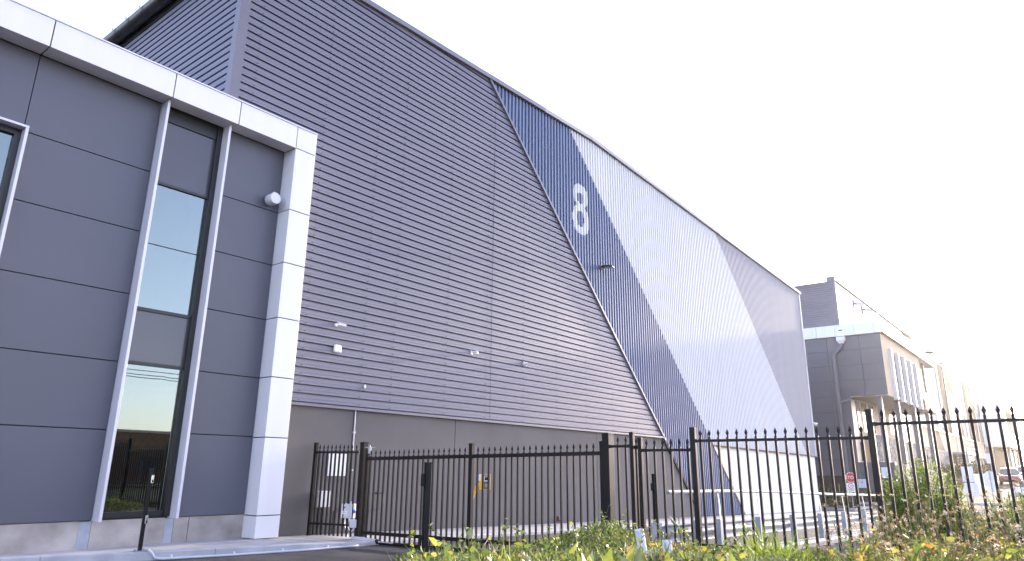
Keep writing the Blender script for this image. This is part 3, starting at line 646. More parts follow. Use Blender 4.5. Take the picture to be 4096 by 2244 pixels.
b_ = MB(); q = gpt(-0.14, 1.9); b_.bar((q[0]-0.08, q[1]-0.04, 1.885), (q[0]+0.10, q[1]-0.14, 1.885), 0.05, 0.012); b_.box(q[0]-0.04, q[0]+0.03, q[1]-0.13, q[1]-0.09, 1.76, 1.9); b_.tube([(q[0]+0.01, q[1]-0.09, 1.86), (q[0]+0.01, q[1]-0.09, 1.93)], 0.012, 8); b_.build('hinge', 'galv', GT)
b_ = MB(); q = gpt(tE, 1.86); b_.bar((q[0]-0.06, q[1]-0.03, q[2]+0.02), (q[0]+0.08, q[1]-0.1, q[2]+0.02), 0.03, 0.012); b_.tube([(q[0], q[1]-0.03, q[2]), (q[0], q[1]-0.03, q[2]+0.07)], 0.012, 8); b_.build('latch', 'galv', GT)
gp = thing('gate_post', (FX, 6.36, 0), 'broadest black post where the gate closes, taller than the gate, above the bushes', 'gate post', 'posts of the gate')
post(gp, FX+0.06, 6.40, -0.1, 2.09, 0.17, w2=0.13)
panel('two picket infill panel between the broad gate post and a slim post', (FX, 6.17), 2, 0.15, (0, -1), 2.02, 0.2, (1.88, 0.35), (FX, 6.34), (FX, 5.92), [(FX, 5.90, 0.0, 2.09, 0.068)])
panel('narrow infill panel of one picket between two slim posts', (FX, 5.825), 1, 0.1, (0, -1), 2.0, 0.2, (1.86, 0.35), (FX, 5.87), (FX, 5.78), [(FX, 5.75, 0.0, 2.0, 0.068)])
panel('six picket fence panel, lower than its neighbour on the right, before the blue cladding', (FX, 5.6366), 6, 0.145, (0, -1), 1.97, 0.2, (1.81, 0.36), (FX, 5.72), (FX, 4.83), [])
panel('seventeen picket fence panel in front of the white base wall and guard rail', (FX, 4.693), 17, 0.145, (0, -1), 2.097, 0.27, (1.945, 0.43), (FX, 4.80), (FX, 2.28), [(FX, 4.81, 0.1, 2.135, 0.08)])
panel('highest fence panel, at the right edge behind the dry seed heads', (FX, 2.093), 18, 0.145, (0, -1), 2.295, 0.45, (2.125, 0.61), (FX, 2.22), (FX, -0.62), [(FX, 2.25, 0.2, 2.31, 0.08), (FX, -0.65, 0.2, 2.31, 0.068)])

# gate gear beside the hinge post
t = thing('control_box', (10.0, 12.3, 0.4), 'grey plastic gate control box with a sticker on the hinge post', 'control box')
vdir = Vector((10.08-10.04, 12.21-12.56, 0)).normalized(); vn = Vector((vdir.y, -vdir.x, 0)) * 1.0
if vn.dot(Vector((-1, -1, 0))) < 0: vn = -vn
m3 = Matrix((vdir, vn, Vector((0, 0, 1)))).transposed()
bc = Vector((10.045, 12.36, 0.60)) - vn*0.03
b_ = MB(); b_.obox(bc, (0.155, 0.06, 0.15), m3); b_.build('case', 'plastic_grey', t, bevel=0.02)
b_ = MB(); b_.obox(bc+vn*0.066-vdir*0.03, (0.115, 0.006, 0.138), m3); b_.build('lid', 'plastic_grey', t, bevel=0.005)
b_ = MB(); b_.obox(bc+vn*0.0735-vdir*0.045+Vector((0, 0, -0.03)), (0.06, 0.0015, 0.03), m3); b_.build('sticker', 'sign_white', t)
b_ = MB()
for i, (w_, zo) in enumerate(((0.032, -0.014), (0.05, -0.027))): b_.obox(bc+vn*0.0758-vdir*0.045+Vector((0, 0, zo)), (w_, 0.0008, 0.0035), m3)
b_.obox(bc+vn*0.0758-vdir*0.045+Vector((0, 0, -0.045)), (0.045, 0.0008, 0.0035), m3, 1)
b_.build('sticker_text', ['black_plastic', 'red_paint'], t)
b_ = MB()
for i in range(5): b_.obox(bc+vn*0.0735-vdir*(0.075-i*0.012)+Vector((0, 0, 0.07)), (0.0035, 0.0015, 0.011), m3)
b_.build('vent', 'black_plastic', t)
b_ = MB(); b_.lathe(bc+vdir*0.158, [(0.038, 0), (0.036, 0.022), (0.02, 0.03)], vdir, 14); b_.build('knob', 'blue_plastic', t, smooth=True)
b_ = MB(); b_.lathe(bc+Vector((0, 0, 0.15))+vdir*0.07, [(0.022, 0), (0.022, 0.03), (0.012, 0.045)], (0, 0, 1), 12); b_.build('cable_gland', 'plastic_white', t, smooth=True)
t = thing('junction_box', (10.08, 12.1, 0.28), 'small pale grey junction box between the control box and gate motor', 'junction box')
jb = Vector((10.045, 12.13, 0.365)); b_ = MB(); b_.obox(jb, (0.09, 0.035, 0.08), m3); b_.build('case', 'pvc_grey', t, bevel=0.006)
b_ = MB(); b_.obox(jb+vn*0.037, (0.08, 0.004, 0.07), m3); b_.build('lid', 'plastic_grey', t)
t = thing('flexible_conduits', (10.0, 12.3, 0.3), 'bundle of pale grey flexible conduits looping below the control box', 'conduit')
for i, (dx, pts) in enumerate(((-0.06, [(0, 0, -0.15), (0.0, 0, -0.28), (0.06, 0, -0.38), (0.10, 0, -0.5), (0.08, -0.02, -0.56), (0.0, -0.06, -0.58)]), (0.0, [(0, 0, -0.15), (0.01, 0, -0.27), (0.08, 0, -0.36), (0.14, 0, -0.40), (0.20, 0, -0.36), (0.22, 0, -0.32)]), (0.06, [(0, 0, -0.15), (0.02, 0, -0.20), (0.09, 0, -0.21), (0.15, 0, -0.16), (0.2, 0, -0.10)]))):
    b_ = MB(); b_.tube([bc+vdir*(dx+p[0])+Vector((0, 0, p[2]))+vn*(0.03-p[1]) for p in pts], 0.0135, 8); b_.build('conduit', 'pvc_grey', t, smooth=True)
t = thing('gate_motor', (10.1, 11.9, 0.05), 'grey tubular gate motor with a steel ram along the gate foot', 'gate motor')
a0 = Vector((10.02, 12.12, 0.075)); a1 = Vector((10.10, 11.42, 0.055)); a2 = Vector((10.14, 11.0, 0.045))
dd = (a1-a0).normalized()
b_ = MB(); b_.lathe(a0, [(0.045, 0), (0.055, 0.02), (0.055, 0.33), (0.05, 0.335), (0.046, 0.34), (0.046, 0.66), (0.04, 0.66)], dd, 16); b_.build('housing', 'plastic_grey', t, smooth=True)
b_ = MB(); b_.lathe(a0+dd*0.66, [(0.05, 0), (0.05, 0.035), (0.03, 0.05)], dd, 14); b_.build('end_cap', 'black_plastic', t, smooth=True)
b_ = MB(); b_.tube([a0+dd*0.7, a2], 0.019, 10); b_.build('ram', 'chrome', t, smooth=True)
b_ = MB(); b_.bar(a2, a2+Vector((0.02, -0.12, 0)), 0.05, 0.03); b_.box(a2.x-0.02, a2.x+0.05, a2.y-0.16, a2.y-0.1, 0.03, 0.07); b_.build('bracket', 'fence_black', t)
t = thing('kerb_conduit', (5.9, 12.0, 0.03), 'white plastic conduit clipped along the foot of the kerb', 'conduit')
pts = [(5.86, 12.2, 0.15), (5.87, 12.1, 0.165), (5.90, 12.05, 0.12), (5.95, 12.035, 0.045)] + [(x, kerb_y(x)-0.035, 0.022+zr(x)) for x in np.linspace(6.05, 9.55, 24)] + [(9.7, 11.5, 0.03), (9.85, 11.75, 0.05)]
b_ = MB(); b_.tube(pts, 0.02, 8); b_.build('pipe', 'pvc_grey', t, smooth=True)
for x in (6.2, 7.15, 8.0, 8.9):
    b_ = MB(); b_.box(x-0.015, x+0.015, kerb_y(x)-0.03, kerb_y(x)-0.003, 0.01, 0.07); b_.build('clip', 'plastic_white', t)

def beam_post(x, y, zb, zt, label, side, base):
    t = thing('sensor_post', (x, y, zb), label, 'sensor post', 'slim black gate sensor posts')
    a = Matrix.Rotation(R(-18), 3, 'Z')
    b_ = MB(); b_.obox((x, y, (zb+zt)/2), (0.03, 0.03, (zt-zb)/2), a); b_.build('post', 'fence_black', t, bevel=0.003)
    b_ = MB(); b_.obox((x, y, zt+0.004), (0.033, 0.033, 0.006), a); b_.build('cap', 'fence_black', t)
    for z in ((zt-0.17, zt-0.80) if base != 'sleeve' else (zt-0.22,)):
        c = Vector((x, y, z)) + a @ Vector((0.045*side[0], 0.045*side[1], 0))
        b_ = MB(); b_.obox(c, (0.022, 0.022, 0.065), a); q = b_.build('sensor', 'chrome' if base == 'plate' else 'black_plastic', t, bevel=0.008)
        if base == 'plate':
            b_ = MB(); b_.obox(c-Vector((0, 0, 0.03)) + a @ Vector((0.006*side[0], 0.023*side[1], 0)), (0.012, 0.004, 0.02), a); b_.build('lens', 'lens', q)
    if base == 'plate':
        b_ = MB(); b_.obox((x, y, zb+0.008), (0.085, 0.085, 0.008), a); pl = b_.build('base_plate', 'galv_plate', t)
        for sx in (-1, 1):
            for sy in (-1, 1):
                b_ = MB(); b_.lathe(Vector((x, y, zb+0.016)) + a @ Vector((0.062*sx, 0.062*sy, 0)), [(0.012, 0), (0.012, 0.02), (0.006, 0.022), (0.006, 0.04)], (0, 0, 1), 6); b_.build('bolt', 'galv', pl)
    if base == 'sleeve':
        b_ = MB(); b_.lathe((x, y, -0.3), [(0.13, 0), (0.13, 0.87), (0.02, 0.872)], (0, 0, 1), 20); b_.build('sleeve', 'pvc_grey', t, smooth=True)
    return t
beam_post(5.79, 12.24, 0.135, 1.42, 'slim black sensor post bolted to the footpath before the slot window', (0.6, -1), 'plate')
beam_post(5.55, 5.55, 0.0, 1.515, 'slim black sensor post in the foreground rising from the bushes', (-1, 0.2), 'none')
beam_post(12.27, 6.38, 0.2, 1.41, 'shortest slim black sensor post, in a grey sleeve beside the handrail end', (-1, 0.2), 'sleeve')
for (x, y, zt, tx, ty, lab) in ((6.70, 3.60, 0.90, 0.10, -0.02, 'taller of two cut pale plastic sleeves sticking out of the ground cover'), (6.72, 3.36, 0.81, 0.05, 0.0, 'shorter of two cut pale plastic sleeves sticking out of the ground cover')):
    t = thing('plastic_sleeve', (x, y, 0.4), lab, 'plastic sleeve', 'cut plastic sleeves')
    b_ = MB(); A = Vector((x, y, 0.4)); B = Vector((x-tx, y-ty, zt)); ax = (B-A).normalized(); L_ = (B-A).length
    b_.lathe(A, [(0.045, 0), (0.045, L_), (0.039, L_), (0.039, 0.1)], ax, 18); b_.build('tube', 'sign_back_pale', t, smooth=True)
    b_ = MB(); b_.tube([A+Vector((-0.045, -0.01, 0.05)), B+Vector((-0.045, -0.01, -0.01))], 0.0022, 4); b_.build('seam', 'galv_plate', t)

# yellow intercom stand inside the gate
t = thing('intercom_stand', (13.5, 11.8, 0), 'yellow gooseneck intercom stand seen through the gate pickets', 'intercom')
b_ = MB(); b_.tube([(13.44, 11.90, -0.05), (13.40, 11.88, 0.35), (13.385, 11.83, 0.8), (13.41, 11.75, 1.05), (13.47, 11.65, 1.165), (13.52, 11.60, 1.175)], 0.03, 8); b_.build('neck', 'yellow_paint', t, smooth=True)
am = Matrix.Rotation(R(-50), 3, 'Z')
b_ = MB(); c = Vector((13.54, 11.58, 1.18)); b_.obox(c, (0.135, 0.06, 0.18), am); b_.build('housing', 'yellow_paint', t, bevel=0.004)
nrm = am @ Vector((0, -1, 0)); sx_ = am @ Vector((1, 0, 0))
b_ = MB(); b_.obox(c+nrm*0.061+sx_*0.03, (0.09, 0.003, 0.165), am); b_.build('face_plate', 'pipe_dark', t)
b_ = MB(); b_.obox(c+nrm*0.066+sx_*0.03+Vector((0, 0, 0.075)), (0.062, 0.006, 0.065), am); q = b_.build('intercom', 'plastic_white', t, bevel=0.004)
b_ = MB(); b_.obox(c+nrm*0.074+sx_*0.03+Vector((0, 0, 0.082)), (0.038, 0.003, 0.046), am); b_.build('screen', 'black_plastic', q); b_ = MB(); b_.lathe(c+nrm*0.077+sx_*0.03+Vector((0, 0, 0.10)), [(0.014, 0), (0.012, 0.006)], nrm, 10); b_.build('button', 'chrome', q)
b_ = MB(); b_.obox(c+nrm*0.066+sx_*0.03+Vector((0, 0, -0.08)), (0.045, 0.005, 0.062), am); q = b_.build('keypad', 'pipe_dark', t)
b_ = MB()
for i in range(3):
    for j in range(4): b_.obox(c+nrm*0.0725+sx_*(0.03+(i-1)*0.022)+Vector((0, 0, -0.05-j*0.022)), (0.007, 0.002, 0.007), am)
b_.build('keys', 'plastic_grey', q)
b_ = MB(); b_.obox(c-sx_*0.125+nrm*0.055+Vector((0, 0, 0.10)), (0.025, 0.02, 0.075), am); b_.build('card_reader', 'plastic_white', t)

# ------------------------------------------------------------------ guard rail above a block retaining wall
GY = 6.0
def gz(x): return zr(x)
gr = thing('guard_rail', (18, GY, -0.1), 'galvanised W beam guard rail with a pale handrail on top along the driveway edge', 'guard rail')
bp = [(0.0, 0.34), (0.055, 0.315), (0.06, 0.27), (0.012, 0.225), (0.008, 0.19), (0.012, 0.155), (0.06, 0.11), (0.055, 0.065), (0.0, 0.04)]
gx0, gx1 = 12.0, 29.5
b_ = MB(); secs = np.arange(gx0, gx1+0.01, 0.5); n_ = len(bp)
for xa in secs: b_.v += [(xa, GY+0.07+y_, gz(xa)+0.26+z_*0.95) for y_, z_ in bp]
for q_ in range(len(secs)-1): b_.f += [(q_*n_+i, q_*n_+i+1, (q_+1)*n_+i+1, (q_+1)*n_+i) for i in range(n_-1)]
b_.m = [0]*len(b_.f)
beam = b_.build('beam', 'galv', gr); beam.data.polygons.foreach_set('use_smooth', [True]*len(beam.data.polygons)); sm = beam.modifiers.new('thick', 'SOLIDIFY'); sm.thickness = 0.006
b_ = MB()
for px in (14.2, 18.75, 23.3, 27.9):
    for dx in (-0.12, 0.12):
        for z_ in (0.11, 0.27): b_.lathe((px+dx+0.3, GY+0.065, gz(px)+0.26+z_), [(0.014, 0), (0.014, 0.018)], (0, -1, 0), 8)
b_.build('bolts', 'galv_plate', beam)
hr = [(12.1, GY, 1.112), (14.2, GY, 1.095), (16.4, GY, 1.06), (17.2, GY, 1.045), (18.7, GY, 1.0), (21, GY, 0.93), (23.35, GY, 0.865), (25.8, GY, 0.81), (29.4, GY, 0.73)]
b_ = MB(); b_.tube(hr, 0.03, 10); b_.build('handrail', 'white_steel', gr, smooth=True)
b_ = MB(); b_.lathe((12.04, GY, 1.112), [(0.008, -0.042), (0.034, -0.026), (0.043, 0), (0.034, 0.026), (0.008, 0.042)], (1, 0, 0), 12); b_.build('end_ball', 'galv_plate', gr, smooth=True)
for px in (13.1, 14.2, 16.4, 18.75, 21.05, 23.4, 25.85, 28.3):
    zb_ = gz(px); zh = lerp_tab([(p[0], p[2]) for p in hr], px); zt = zb_+0.66
    b_ = MB(); yb0 = GY-0.07
    b_.add([(px-0.065, yb0, zb_-0.3), (px+0.065, yb0, zb_-0.3), (px+0.065, yb0, zt-0.06), (px-0.065, yb0, zt)], [(0, 1, 2, 3)])
    b_.add([(px+0.065, yb0, zb_-0.3), (px+0.065, yb0+0.12, zb_-0.3), (px+0.065, yb0+0.12, zt-0.06), (px+0.065, yb0, zt-0.06)], [(0, 1, 2, 3)])
    b_.add([(px-0.065, yb0, zb_-0.3), (px-0.065, yb0+0.12, zb_-0.3), (px-0.065, yb0+0.12, zt), (px-0.065, yb0, zt)], [(0, 1, 2, 3)])
    po = b_.build('post', 'galv_plate', gr); s_ = po.modifiers.new('thick', 'SOLIDIFY'); s_.thickness = 0.012
    b_ = MB(); b_.bar((px-0.05, GY-0.06, zt-0.05), (px+0.06, GY-0.02, zt+0.24), 0.008, 0.06, (1, 0, 0)); b_.bar((px+0.06, GY-0.02, zt+0.23), (px+0.04, GY, zh-0.02), 0.008, 0.07, (1, 0, 0)); br_ = b_.build('bracket', 'galv', po)
    b_ = MB(); b_.lathe((px-0.03, GY, zh), [(0.036, 0), (0.036, 0.07)], (1, 0, 0), 12); b_.build('collar', 'galv', po, smooth=True)
rw = thing('retaining_wall', (18, 5.7, -0.8), 'grey split faced block retaining wall below the guard rail', 'retaining wall')
b_ = MB(); bw = 0.4; rr_ = random.Random(3)
for row in range(4):
    x = 12.3 + (row % 2)*bw/2
    while x < 26.0:
        zt = zr(x)-0.05-row*0.2; dxx = 0.02+rr_.random()*0.02; y1_ = 5.62-rr_.random()*0.015+row*-0.02; x1 = x+bw-0.008
        b_.add([(x+0.0, 5.85, zt-0.195), (x1, 5.85, zt-0.195), (x1, 5.85, zt), (x, 5.85, zt), (x, y1_, zt-0.195), (x1, y1_, zt-0.195), (x1, y1_, zt), (x, y1_, zt),
                (x+bw*0.28, y1_-0.055, zt-0.185), (x+bw*0.7, y1_-0.05, zt-0.185), (x+bw*0.7, y1_-0.055, zt-0.012), (x+bw*0.28, y1_-0.05, zt-0.012)],
               [(3, 2, 6, 7), (4, 5, 9, 8), (5, 6, 10, 9), (6, 7, 11, 10), (7, 4, 8, 11), (8, 9, 10, 11), (1, 2, 6, 5), (0, 4, 7, 3)])
        x += bw
b_.build('blocks', 'block_grey', rw)
b_ = MB(); x = 12.2
while x < 26.0:
    z0_, z1_ = zr(x), zr(x+0.59); b_.add([(x, 5.53, z0_-0.045), (x+0.59, 5.53, z1_-0.045), (x+0.59, 5.53, z1_+0.05), (x, 5.53, z0_+0.05), (x, 5.87, z0_-0.045), (x+0.59, 5.87, z1_-0.045), (x+0.59, 5.87, z1_+0.05), (x, 5.87, z0_+0.05)], [(0, 1, 2, 3), (3, 2, 6, 7), (0, 4, 5, 1), (1, 5, 6, 2), (0, 3, 7, 4)]); x += 0.6
b_.build('cap', 'cap_block', rw)
b_ = MB()
for (xa, xb, ya, yb2) in ((25.5, 26.6, 6.5, 6.62), (26.8, 27.6, 6.5, 6.62), (25.6, 25.75, 6.5, 7.4), (27.2, 27.35, 6.7, 7.5)): b_.add([(xa, ya, zr(xa)+0.005), (xb, ya, zr(xb)+0.005), (xb, yb2, zr(xb)+0.005), (xa, yb2, zr(xa)+0.005)], [(0, 1, 2, 3)])
tag(b_.build('road_marking', 'paint_white'), kind='structure')
b_ = MB(); xs_ = np.linspace(12.3, 47, 20)
for xa, xb in zip(xs_, xs_[1:]): b_.add([(xa, 5.88, zr(xa)+0.006), (xb, 5.88, zr(xb)+0.006), (xb, 6.35, zr(xb)+0.006), (xa, 6.35, zr(xa)+0.006)], [(0, 1, 2, 3)])
tag(b_.build('edge_strip', 'footpath_concrete'), kind='structure')

# ------------------------------------------------------------------ second office across the side road
B = thing('office', (70, 13, 0), 'distant charcoal office on columns with a white roof band and finned windows', 'office')
d = MB()
vj = [30, 25.0, 20.5, 18.1, 15.66, 13.15, 11.545]; hj = [1.31, 2.55, 3.79, 5.03, 6.27, 7.51, 8.78, 10.02, 11.24, 12.42]
for a, b in zip(vj, vj[1:]):
    for za, zb_ in zip(hj, hj[1:]):
        if za < 7.4 and a < 15.7: continue
        d.box(62.0, 62.06, b+0.012, a-0.012, za+0.012, zb_-0.012)
for za, zb_ in zip(hj[:5], hj[1:6]): d.box(62.0, 62.06, 14.95, 15.648, za+0.012, zb_-0.012)
d.build('side_panel', 'charcoal_panel', B)
d = MB(); d.box(62.05, 62.3, 15.0, 30, -0.6, 12.4); d.box(62.05, 62.3, 11.56, 15.0, 7.53, 12.4); d.build('joint_backing', 'dark_backing', B)
d = MB(); d.box(61.95, 63.2, 14.32, 14.95, -0.6, 7.5); d.box(62.0, 62.6, 11.75, 14.55, -0.6, 2.37); d.build('podium_wall', 'charcoal_panel', B)
d = MB()
for a, b in zip((30, 20.5, 17.8, 16.35, 14.87, 13.4, 11.91), (20.5, 17.8, 16.35, 14.87, 13.4, 11.91, 11.22)): d.box(61.8, 61.9, b+0.01, a-0.01, 12.43, 13.36)
for a, b in zip((61.91, 65.9, 69.9, 73.9, 78, 82), (65.9, 69.9, 73.9, 78, 82, 86.5)): d.box(a+0.01, b-0.01, 11.22, 11.32, 12.43, 13.36)
d.box(61.85, 86.5, 11.25, 30, 13.34, 13.38); d.build('roof_band', 'white_panel', B)
d = MB(); d.box(61.92, 86.45, 11.34, 11.55, 12.45, 12.55); d.box(77.7, 86.4, 11.3, 16, 12.44, 12.5); d.box(62.1, 77.6, 11.56, 14.3, 7.44, 7.5); d.box(77.6, 85, 11.6, 14.3, 7.5, 7.56); d.build('soffit', 'soffit_pale', B)
d = MB(); d.box(62.08, 64.4, 11.54, 11.7, 7.5, 12.44); d.box(64.4, 75.35, 11.54, 11.7, 11.45, 12.44); d.box(75.35, 78.6, 11.54, 11.7, 7.5, 12.44); d.box(64.4, 75.35, 11.54, 11.7, 7.5, 7.65); d.build('front_wall', 'sunlit_cream_wall', B)
for i, x in enumerate((64.35, 67.05, 69.75, 72.4, 75.1)):
    b_ = MB(); b_.box(x, x+0.22, 11.28, 11.6, 7.3, 11.45); b_.build('fin', 'fin_white', B)
for a in (64.63, 67.33, 70.03, 72.68):
    b_ = MB(); b_.box(a, a+2.42, 11.6, 11.66, 7.65, 11.45); b_.box(a, a+2.42, 11.57, 11.6, 8.75, 8.83); b_.box(a, a+0.1, 11.57, 11.6, 7.65, 11.45); w_ = b_.build('window', 'frame_black', B)
    b_ = MB(); b_.box(a+0.1, a+2.42, 11.58, 11.59, 8.83, 11.4); b_.build('pane', 'spandrel', w_); b_ = MB(); b_.box(a+0.1, a+2.42, 11.58, 11.59, 7.68, 8.75); b_.build('pane', 'spandrel', w_)
d = MB(); d.box(78.6, 86.0, 14.3, 14.5, 1.0, 12.4); d.box(78.5, 78.6, 11.6, 14.5, 7.5, 12.4); d.build('balcony_wall', 'white_panel', B)
d = MB(); d.box(77.6, 85.0, 11.54, 11.64, 7.56, 8.45); d.box(84.9, 85.0, 11.64, 14.3, 7.56, 8.45); d.build('balcony_front', 'sunlit_cream_wall', B)
d = MB(); d.box(82.0, 82.2, 11.7, 11.9, 8.4, 12.4); d.build('balcony_post', 'pipe_dark', B)
d = MB(); d.box(78.6, 84.9, 11.58, 11.60, 8.45, 9.2); d.build('balcony_glass', 'spandrel', B)
for (x, y) in ((62.45, 12.3), (66.9, 11.9), (74.0, 11.9), (81.3, 11.9)):
    b_ = MB(); b_.box(x-0.18, x+0.18, y-0.18, y+0.18, zr(x)-0.2, 7.46); b_.build('column', 'charcoal_trim', B)
# lower glazed wall in the shade of the overhang
d = MB(); d.box(62.7, 85.0, 14.4, 14.6, -0.6, 7.5); d.build('lower_wall', 'sunlit_cream_wall', B)
for (a, b, za, zb_, n_) in ((62.9, 64.9, 4.9, 7.25, 4), (65.6, 67.2, 4.9, 7.25, 3), (68.2, 69.8, 4.9, 7.25, 3), (62.9, 63.8, 2.5, 3.95, 2), (76.0, 84.0, 5.2, 7.0, 6)):
    b_ = MB(); b_.box(a-0.06, b+0.06, 14.36, 14.4, za-0.06, za); b_.box(a-0.06, b+0.06, 14.36, 14.4, zb_, zb_+0.06)
    for i in range(n_+1): x = a+(b-a)*i/n_; b_.box(x-0.035, x+0.035, 14.355, 14.4, za, zb_)
    w_ = b_.build('window', 'charcoal_trim', B); b_ = MB(); b_.box(a, b, 14.38, 14.39, za, zb_); b_.build('pane', 'white_panel' if a > 75 else 'glass', w_)
hp = MB(); hp.add([(61.6, 14.12, 12.36), (61.6, 14.78, 12.36), (61.98, 14.78, 12.36), (61.98, 14.12, 12.36), (61.6, 14.12, 12.05), (61.6, 14.78, 12.05), (61.98, 14.78, 12.05), (61.98, 14.12, 12.05), (61.68, 14.3, 11.8), (61.68, 14.62, 11.8), (61.98, 14.62, 11.8), (61.98, 14.3, 11.8)],
       [(0, 1, 2, 3), (0, 4, 5, 1), (1, 5, 6, 2), (3, 7, 4, 0), (4, 8, 9, 5), (5, 9, 10, 6), (7, 11, 8, 4), (8, 11, 10, 9)])
hp.build('rain_head', 'white_panel', B)
b_ = MB(); b_.tube([(61.82, 14.46, 11.85), (61.82, 14.45, 11.62), (61.82, 15.1, 10.98), (61.82, 15.16, 10.8), (61.82, 15.22, -0.3)], 0.14, 10); b_.tube([(61.8, 15.1, 6.95), (61.8, 14.9, 7.1), (61.9, 14.4, 7.2), (61.95, 14.2, 7.45)], 0.07, 8); b_.build('downpipe', 'charcoal_trim', B, smooth=True)
b_ = MB(); b_.box(61.785, 61.8, 14.28, 14.56, 12.86, 12.94); b_.build('overflow_slot', 'black_plastic', B)
t = thing('fascia_light', (79, 11.2, 12.6), 'black flat floodlight fixed under the white roof band of the distant office', 'floodlight')
b_ = MB(); b_.bar((78.4, 11.2, 12.9), (78.5, 10.7, 12.95), 0.1, 0.08); b_.build('arm', 'black_plastic', t); b_ = MB(); b_.bar((78.3, 10.75, 12.95), (79.3, 10.4, 12.98), 0.4, 0.12); b_.build('head', 'black_plastic', t)
t = thing('electrical_box', (61.7, 14.2, 0.8), 'pale grey electrical box on a dark post before the distant office', 'electrical box')
b_ = MB(); b_.box(61.4, 61.6, 13.85, 14.4, 0.45, 1.1); b_.build('case', 'sign_back_pale', t, bevel=0.02); b_ = MB(); b_.box(61.385, 61.4, 14.05, 14.15, 0.85, 0.9); b_.build('latch', 'black_plastic', t); b_ = MB(); b_.box(61.45, 61.53, 14.08, 14.16, -0.6, 0.45); b_.build('post', 'pipe_dark', t)

# dark ribbed upper hall behind that office
U = thing('warehouse', (63, 15, 0), 'distant ribbed hall rising behind the second office, dark end and pale front', 'warehouse')
d = MB(); rows = prof_lines(12.2, 17.3, 12.2, HPROF)
for (ua, ha), (ub, hb) in zip(rows, rows[1:]): d.add([(62.5-ha, 14.75, ua), (62.5-hb, 14.75, ub), (62.5-hb, 45, ub), (62.5-ha, 45, ua)], [(0, 1, 2, 3)])
d.build('end_cladding', 'charcoal_steel', U)
d = MB(); d.box(62.42, 62.62, 14.52, 14.78, 12.0, 17.36); d.box(62.42, 62.6, 14.5, 15.2, 17.3, 17.75); d.box(62.42, 62.6, 15.2, 45, 17.28, 17.36); d.build('corner_flashing', 'charcoal_trim', U)
def zu(x): return lerp_tab([(62, 17.35), (94, 17.3), (96, 17.8), (174.2, 18.7)], x)
d = MB(); rows = prof_lines(12.2, 17.3, 12.2, HPROF)
for (ua, ha), (ub, hb) in zip(rows, rows[1:]): d.add([(62.62, 14.56-ha*1.6, ua), (94.5, 14.56-ha*1.6, ua), (94.5, 14.56-hb*1.6, ub), (62.62, 14.56-hb*1.6, ub)], [(0, 1, 2, 3)])
d.build('front_cladding', 'white_steel', U)
d = MB(); d.box(62.6, 94.5, 14.46, 14.7, 17.3, 17.42); d.build('eave_flashing', 'tan_steel', U)
for x in (68.0, 71.1):
    t = thing('wall_floodlight', (x, 14.4, 16.3), ('nearer' if x < 70 else 'farther')+' of two small floodlights high on the distant pale hall front', 'floodlight', 'floodlights on the distant hall')
    b_ = MB(); b_.bar((x, 14.5, 16.34), (x, 14.1, 16.34), 0.09, 0.09); b_.box(x-0.06, x+0.06, 14.42, 14.5, 16.0, 16.7); b_.build('arm', 'black_plastic', t); b_ = MB(); b_.bar((x-0.02, 14.25, 16.32), (x+0.25, 13.75, 16.22), 0.42, 0.16); b_.build('head', 'plastic_grey', t)
t = thing('roof_ladder', (76.5, 14.2, 15), 'white cage ladder on the distant pale hall front', 'ladder')
for dx in (-0.2, 0.2):
    b_ = MB(); b_.tube([(76.6+dx, 14.2, 13.3), (76.6+dx, 14.2, 18.2)], 0.035, 6); b_.build('rail', 'white_panel', t)
b_ = MB()
for i in range(16): b_.tube([(76.4, 14.2, 13.5+i*0.29), (76.8, 14.2, 13.5+i*0.29)], 0.025, 6)
b_.build('rungs', 'white_panel', t)

# long hall beyond
F = thing('warehouse', (130, 14.6, 0), 'farthest long pale hall with tan slanted panels and white downpipes', 'warehouse')
YF = 14.6
d = MB(); d.add([(88, YF, 7.0), (174, YF, 7.0), (174, YF, 18.7), (96, YF, 17.8), (88, YF, 17.3)], [(0, 1, 2, 3, 4)]); d.box(173.8, 174, YF, 60, 0, 18.6); d.add([(88, YF, 17.3), (96, YF, 17.8), (174, YF, 18.7), (174, 60, 18.7), (88, 60, 17.3)], [(0, 1, 2, 3, 4)]); d.build('front_cladding', 'far_white_steel', F)
for pl in ([(111.8, 7), (117.5, 7), (117.6, 16.5), (112.3, 16.4)], [(118.3, 7), (131.5, 7), (122.9, 16.6), (118.3, 16.4)], [(135.6, 7), (157, 7), (146.6, 16.6), (136.0, 16.5)], [(168, 7), (174, 7), (174, 18.55), (170, 18.5)], [(90.5, 17.3), (96, 17.7), (96, 17.2), (91, 17.0)]):
    b_ = MB(); b_.prism_y(pl, YF-0.06, YF-0.005); b_.build('tan_panel', 'tan_steel', F)
b_ = MB(); b_.prism_y([(119.6, 7), (125.6, 7), (125.6, 13.1), (119.6, 13.0)], YF-0.12, YF-0.07); b_.build('pale_panel', 'pale_steel', F)
for x, zt in ((111.3, 16.4), (118.0, 16.6), (134.9, 16.6), (141.4, 16.7), (119.6, 13.1), (125.7, 13.2), (149.5, 12.5), (156, 12)):
    b_ = MB(); b_.box(x-0.28, x+0.28, YF-0.22, YF-0.13, 7.0, zt); b_.build('downpipe', 'fin_white', F)
d = MB(); d.box(85.2, 156, YF+0.0, YF+0.3, 4.3, 6.95); d.build('cream_band', 'sunlit_cream_wall', F)
d = MB(); d.box(85.2, 156, YF-0.14, YF, 6.85, 7.02); d.box(155.7, 156.1, YF-0.1, YF, 2, 6.9); d.build('flashing', 'charcoal_trim', F)
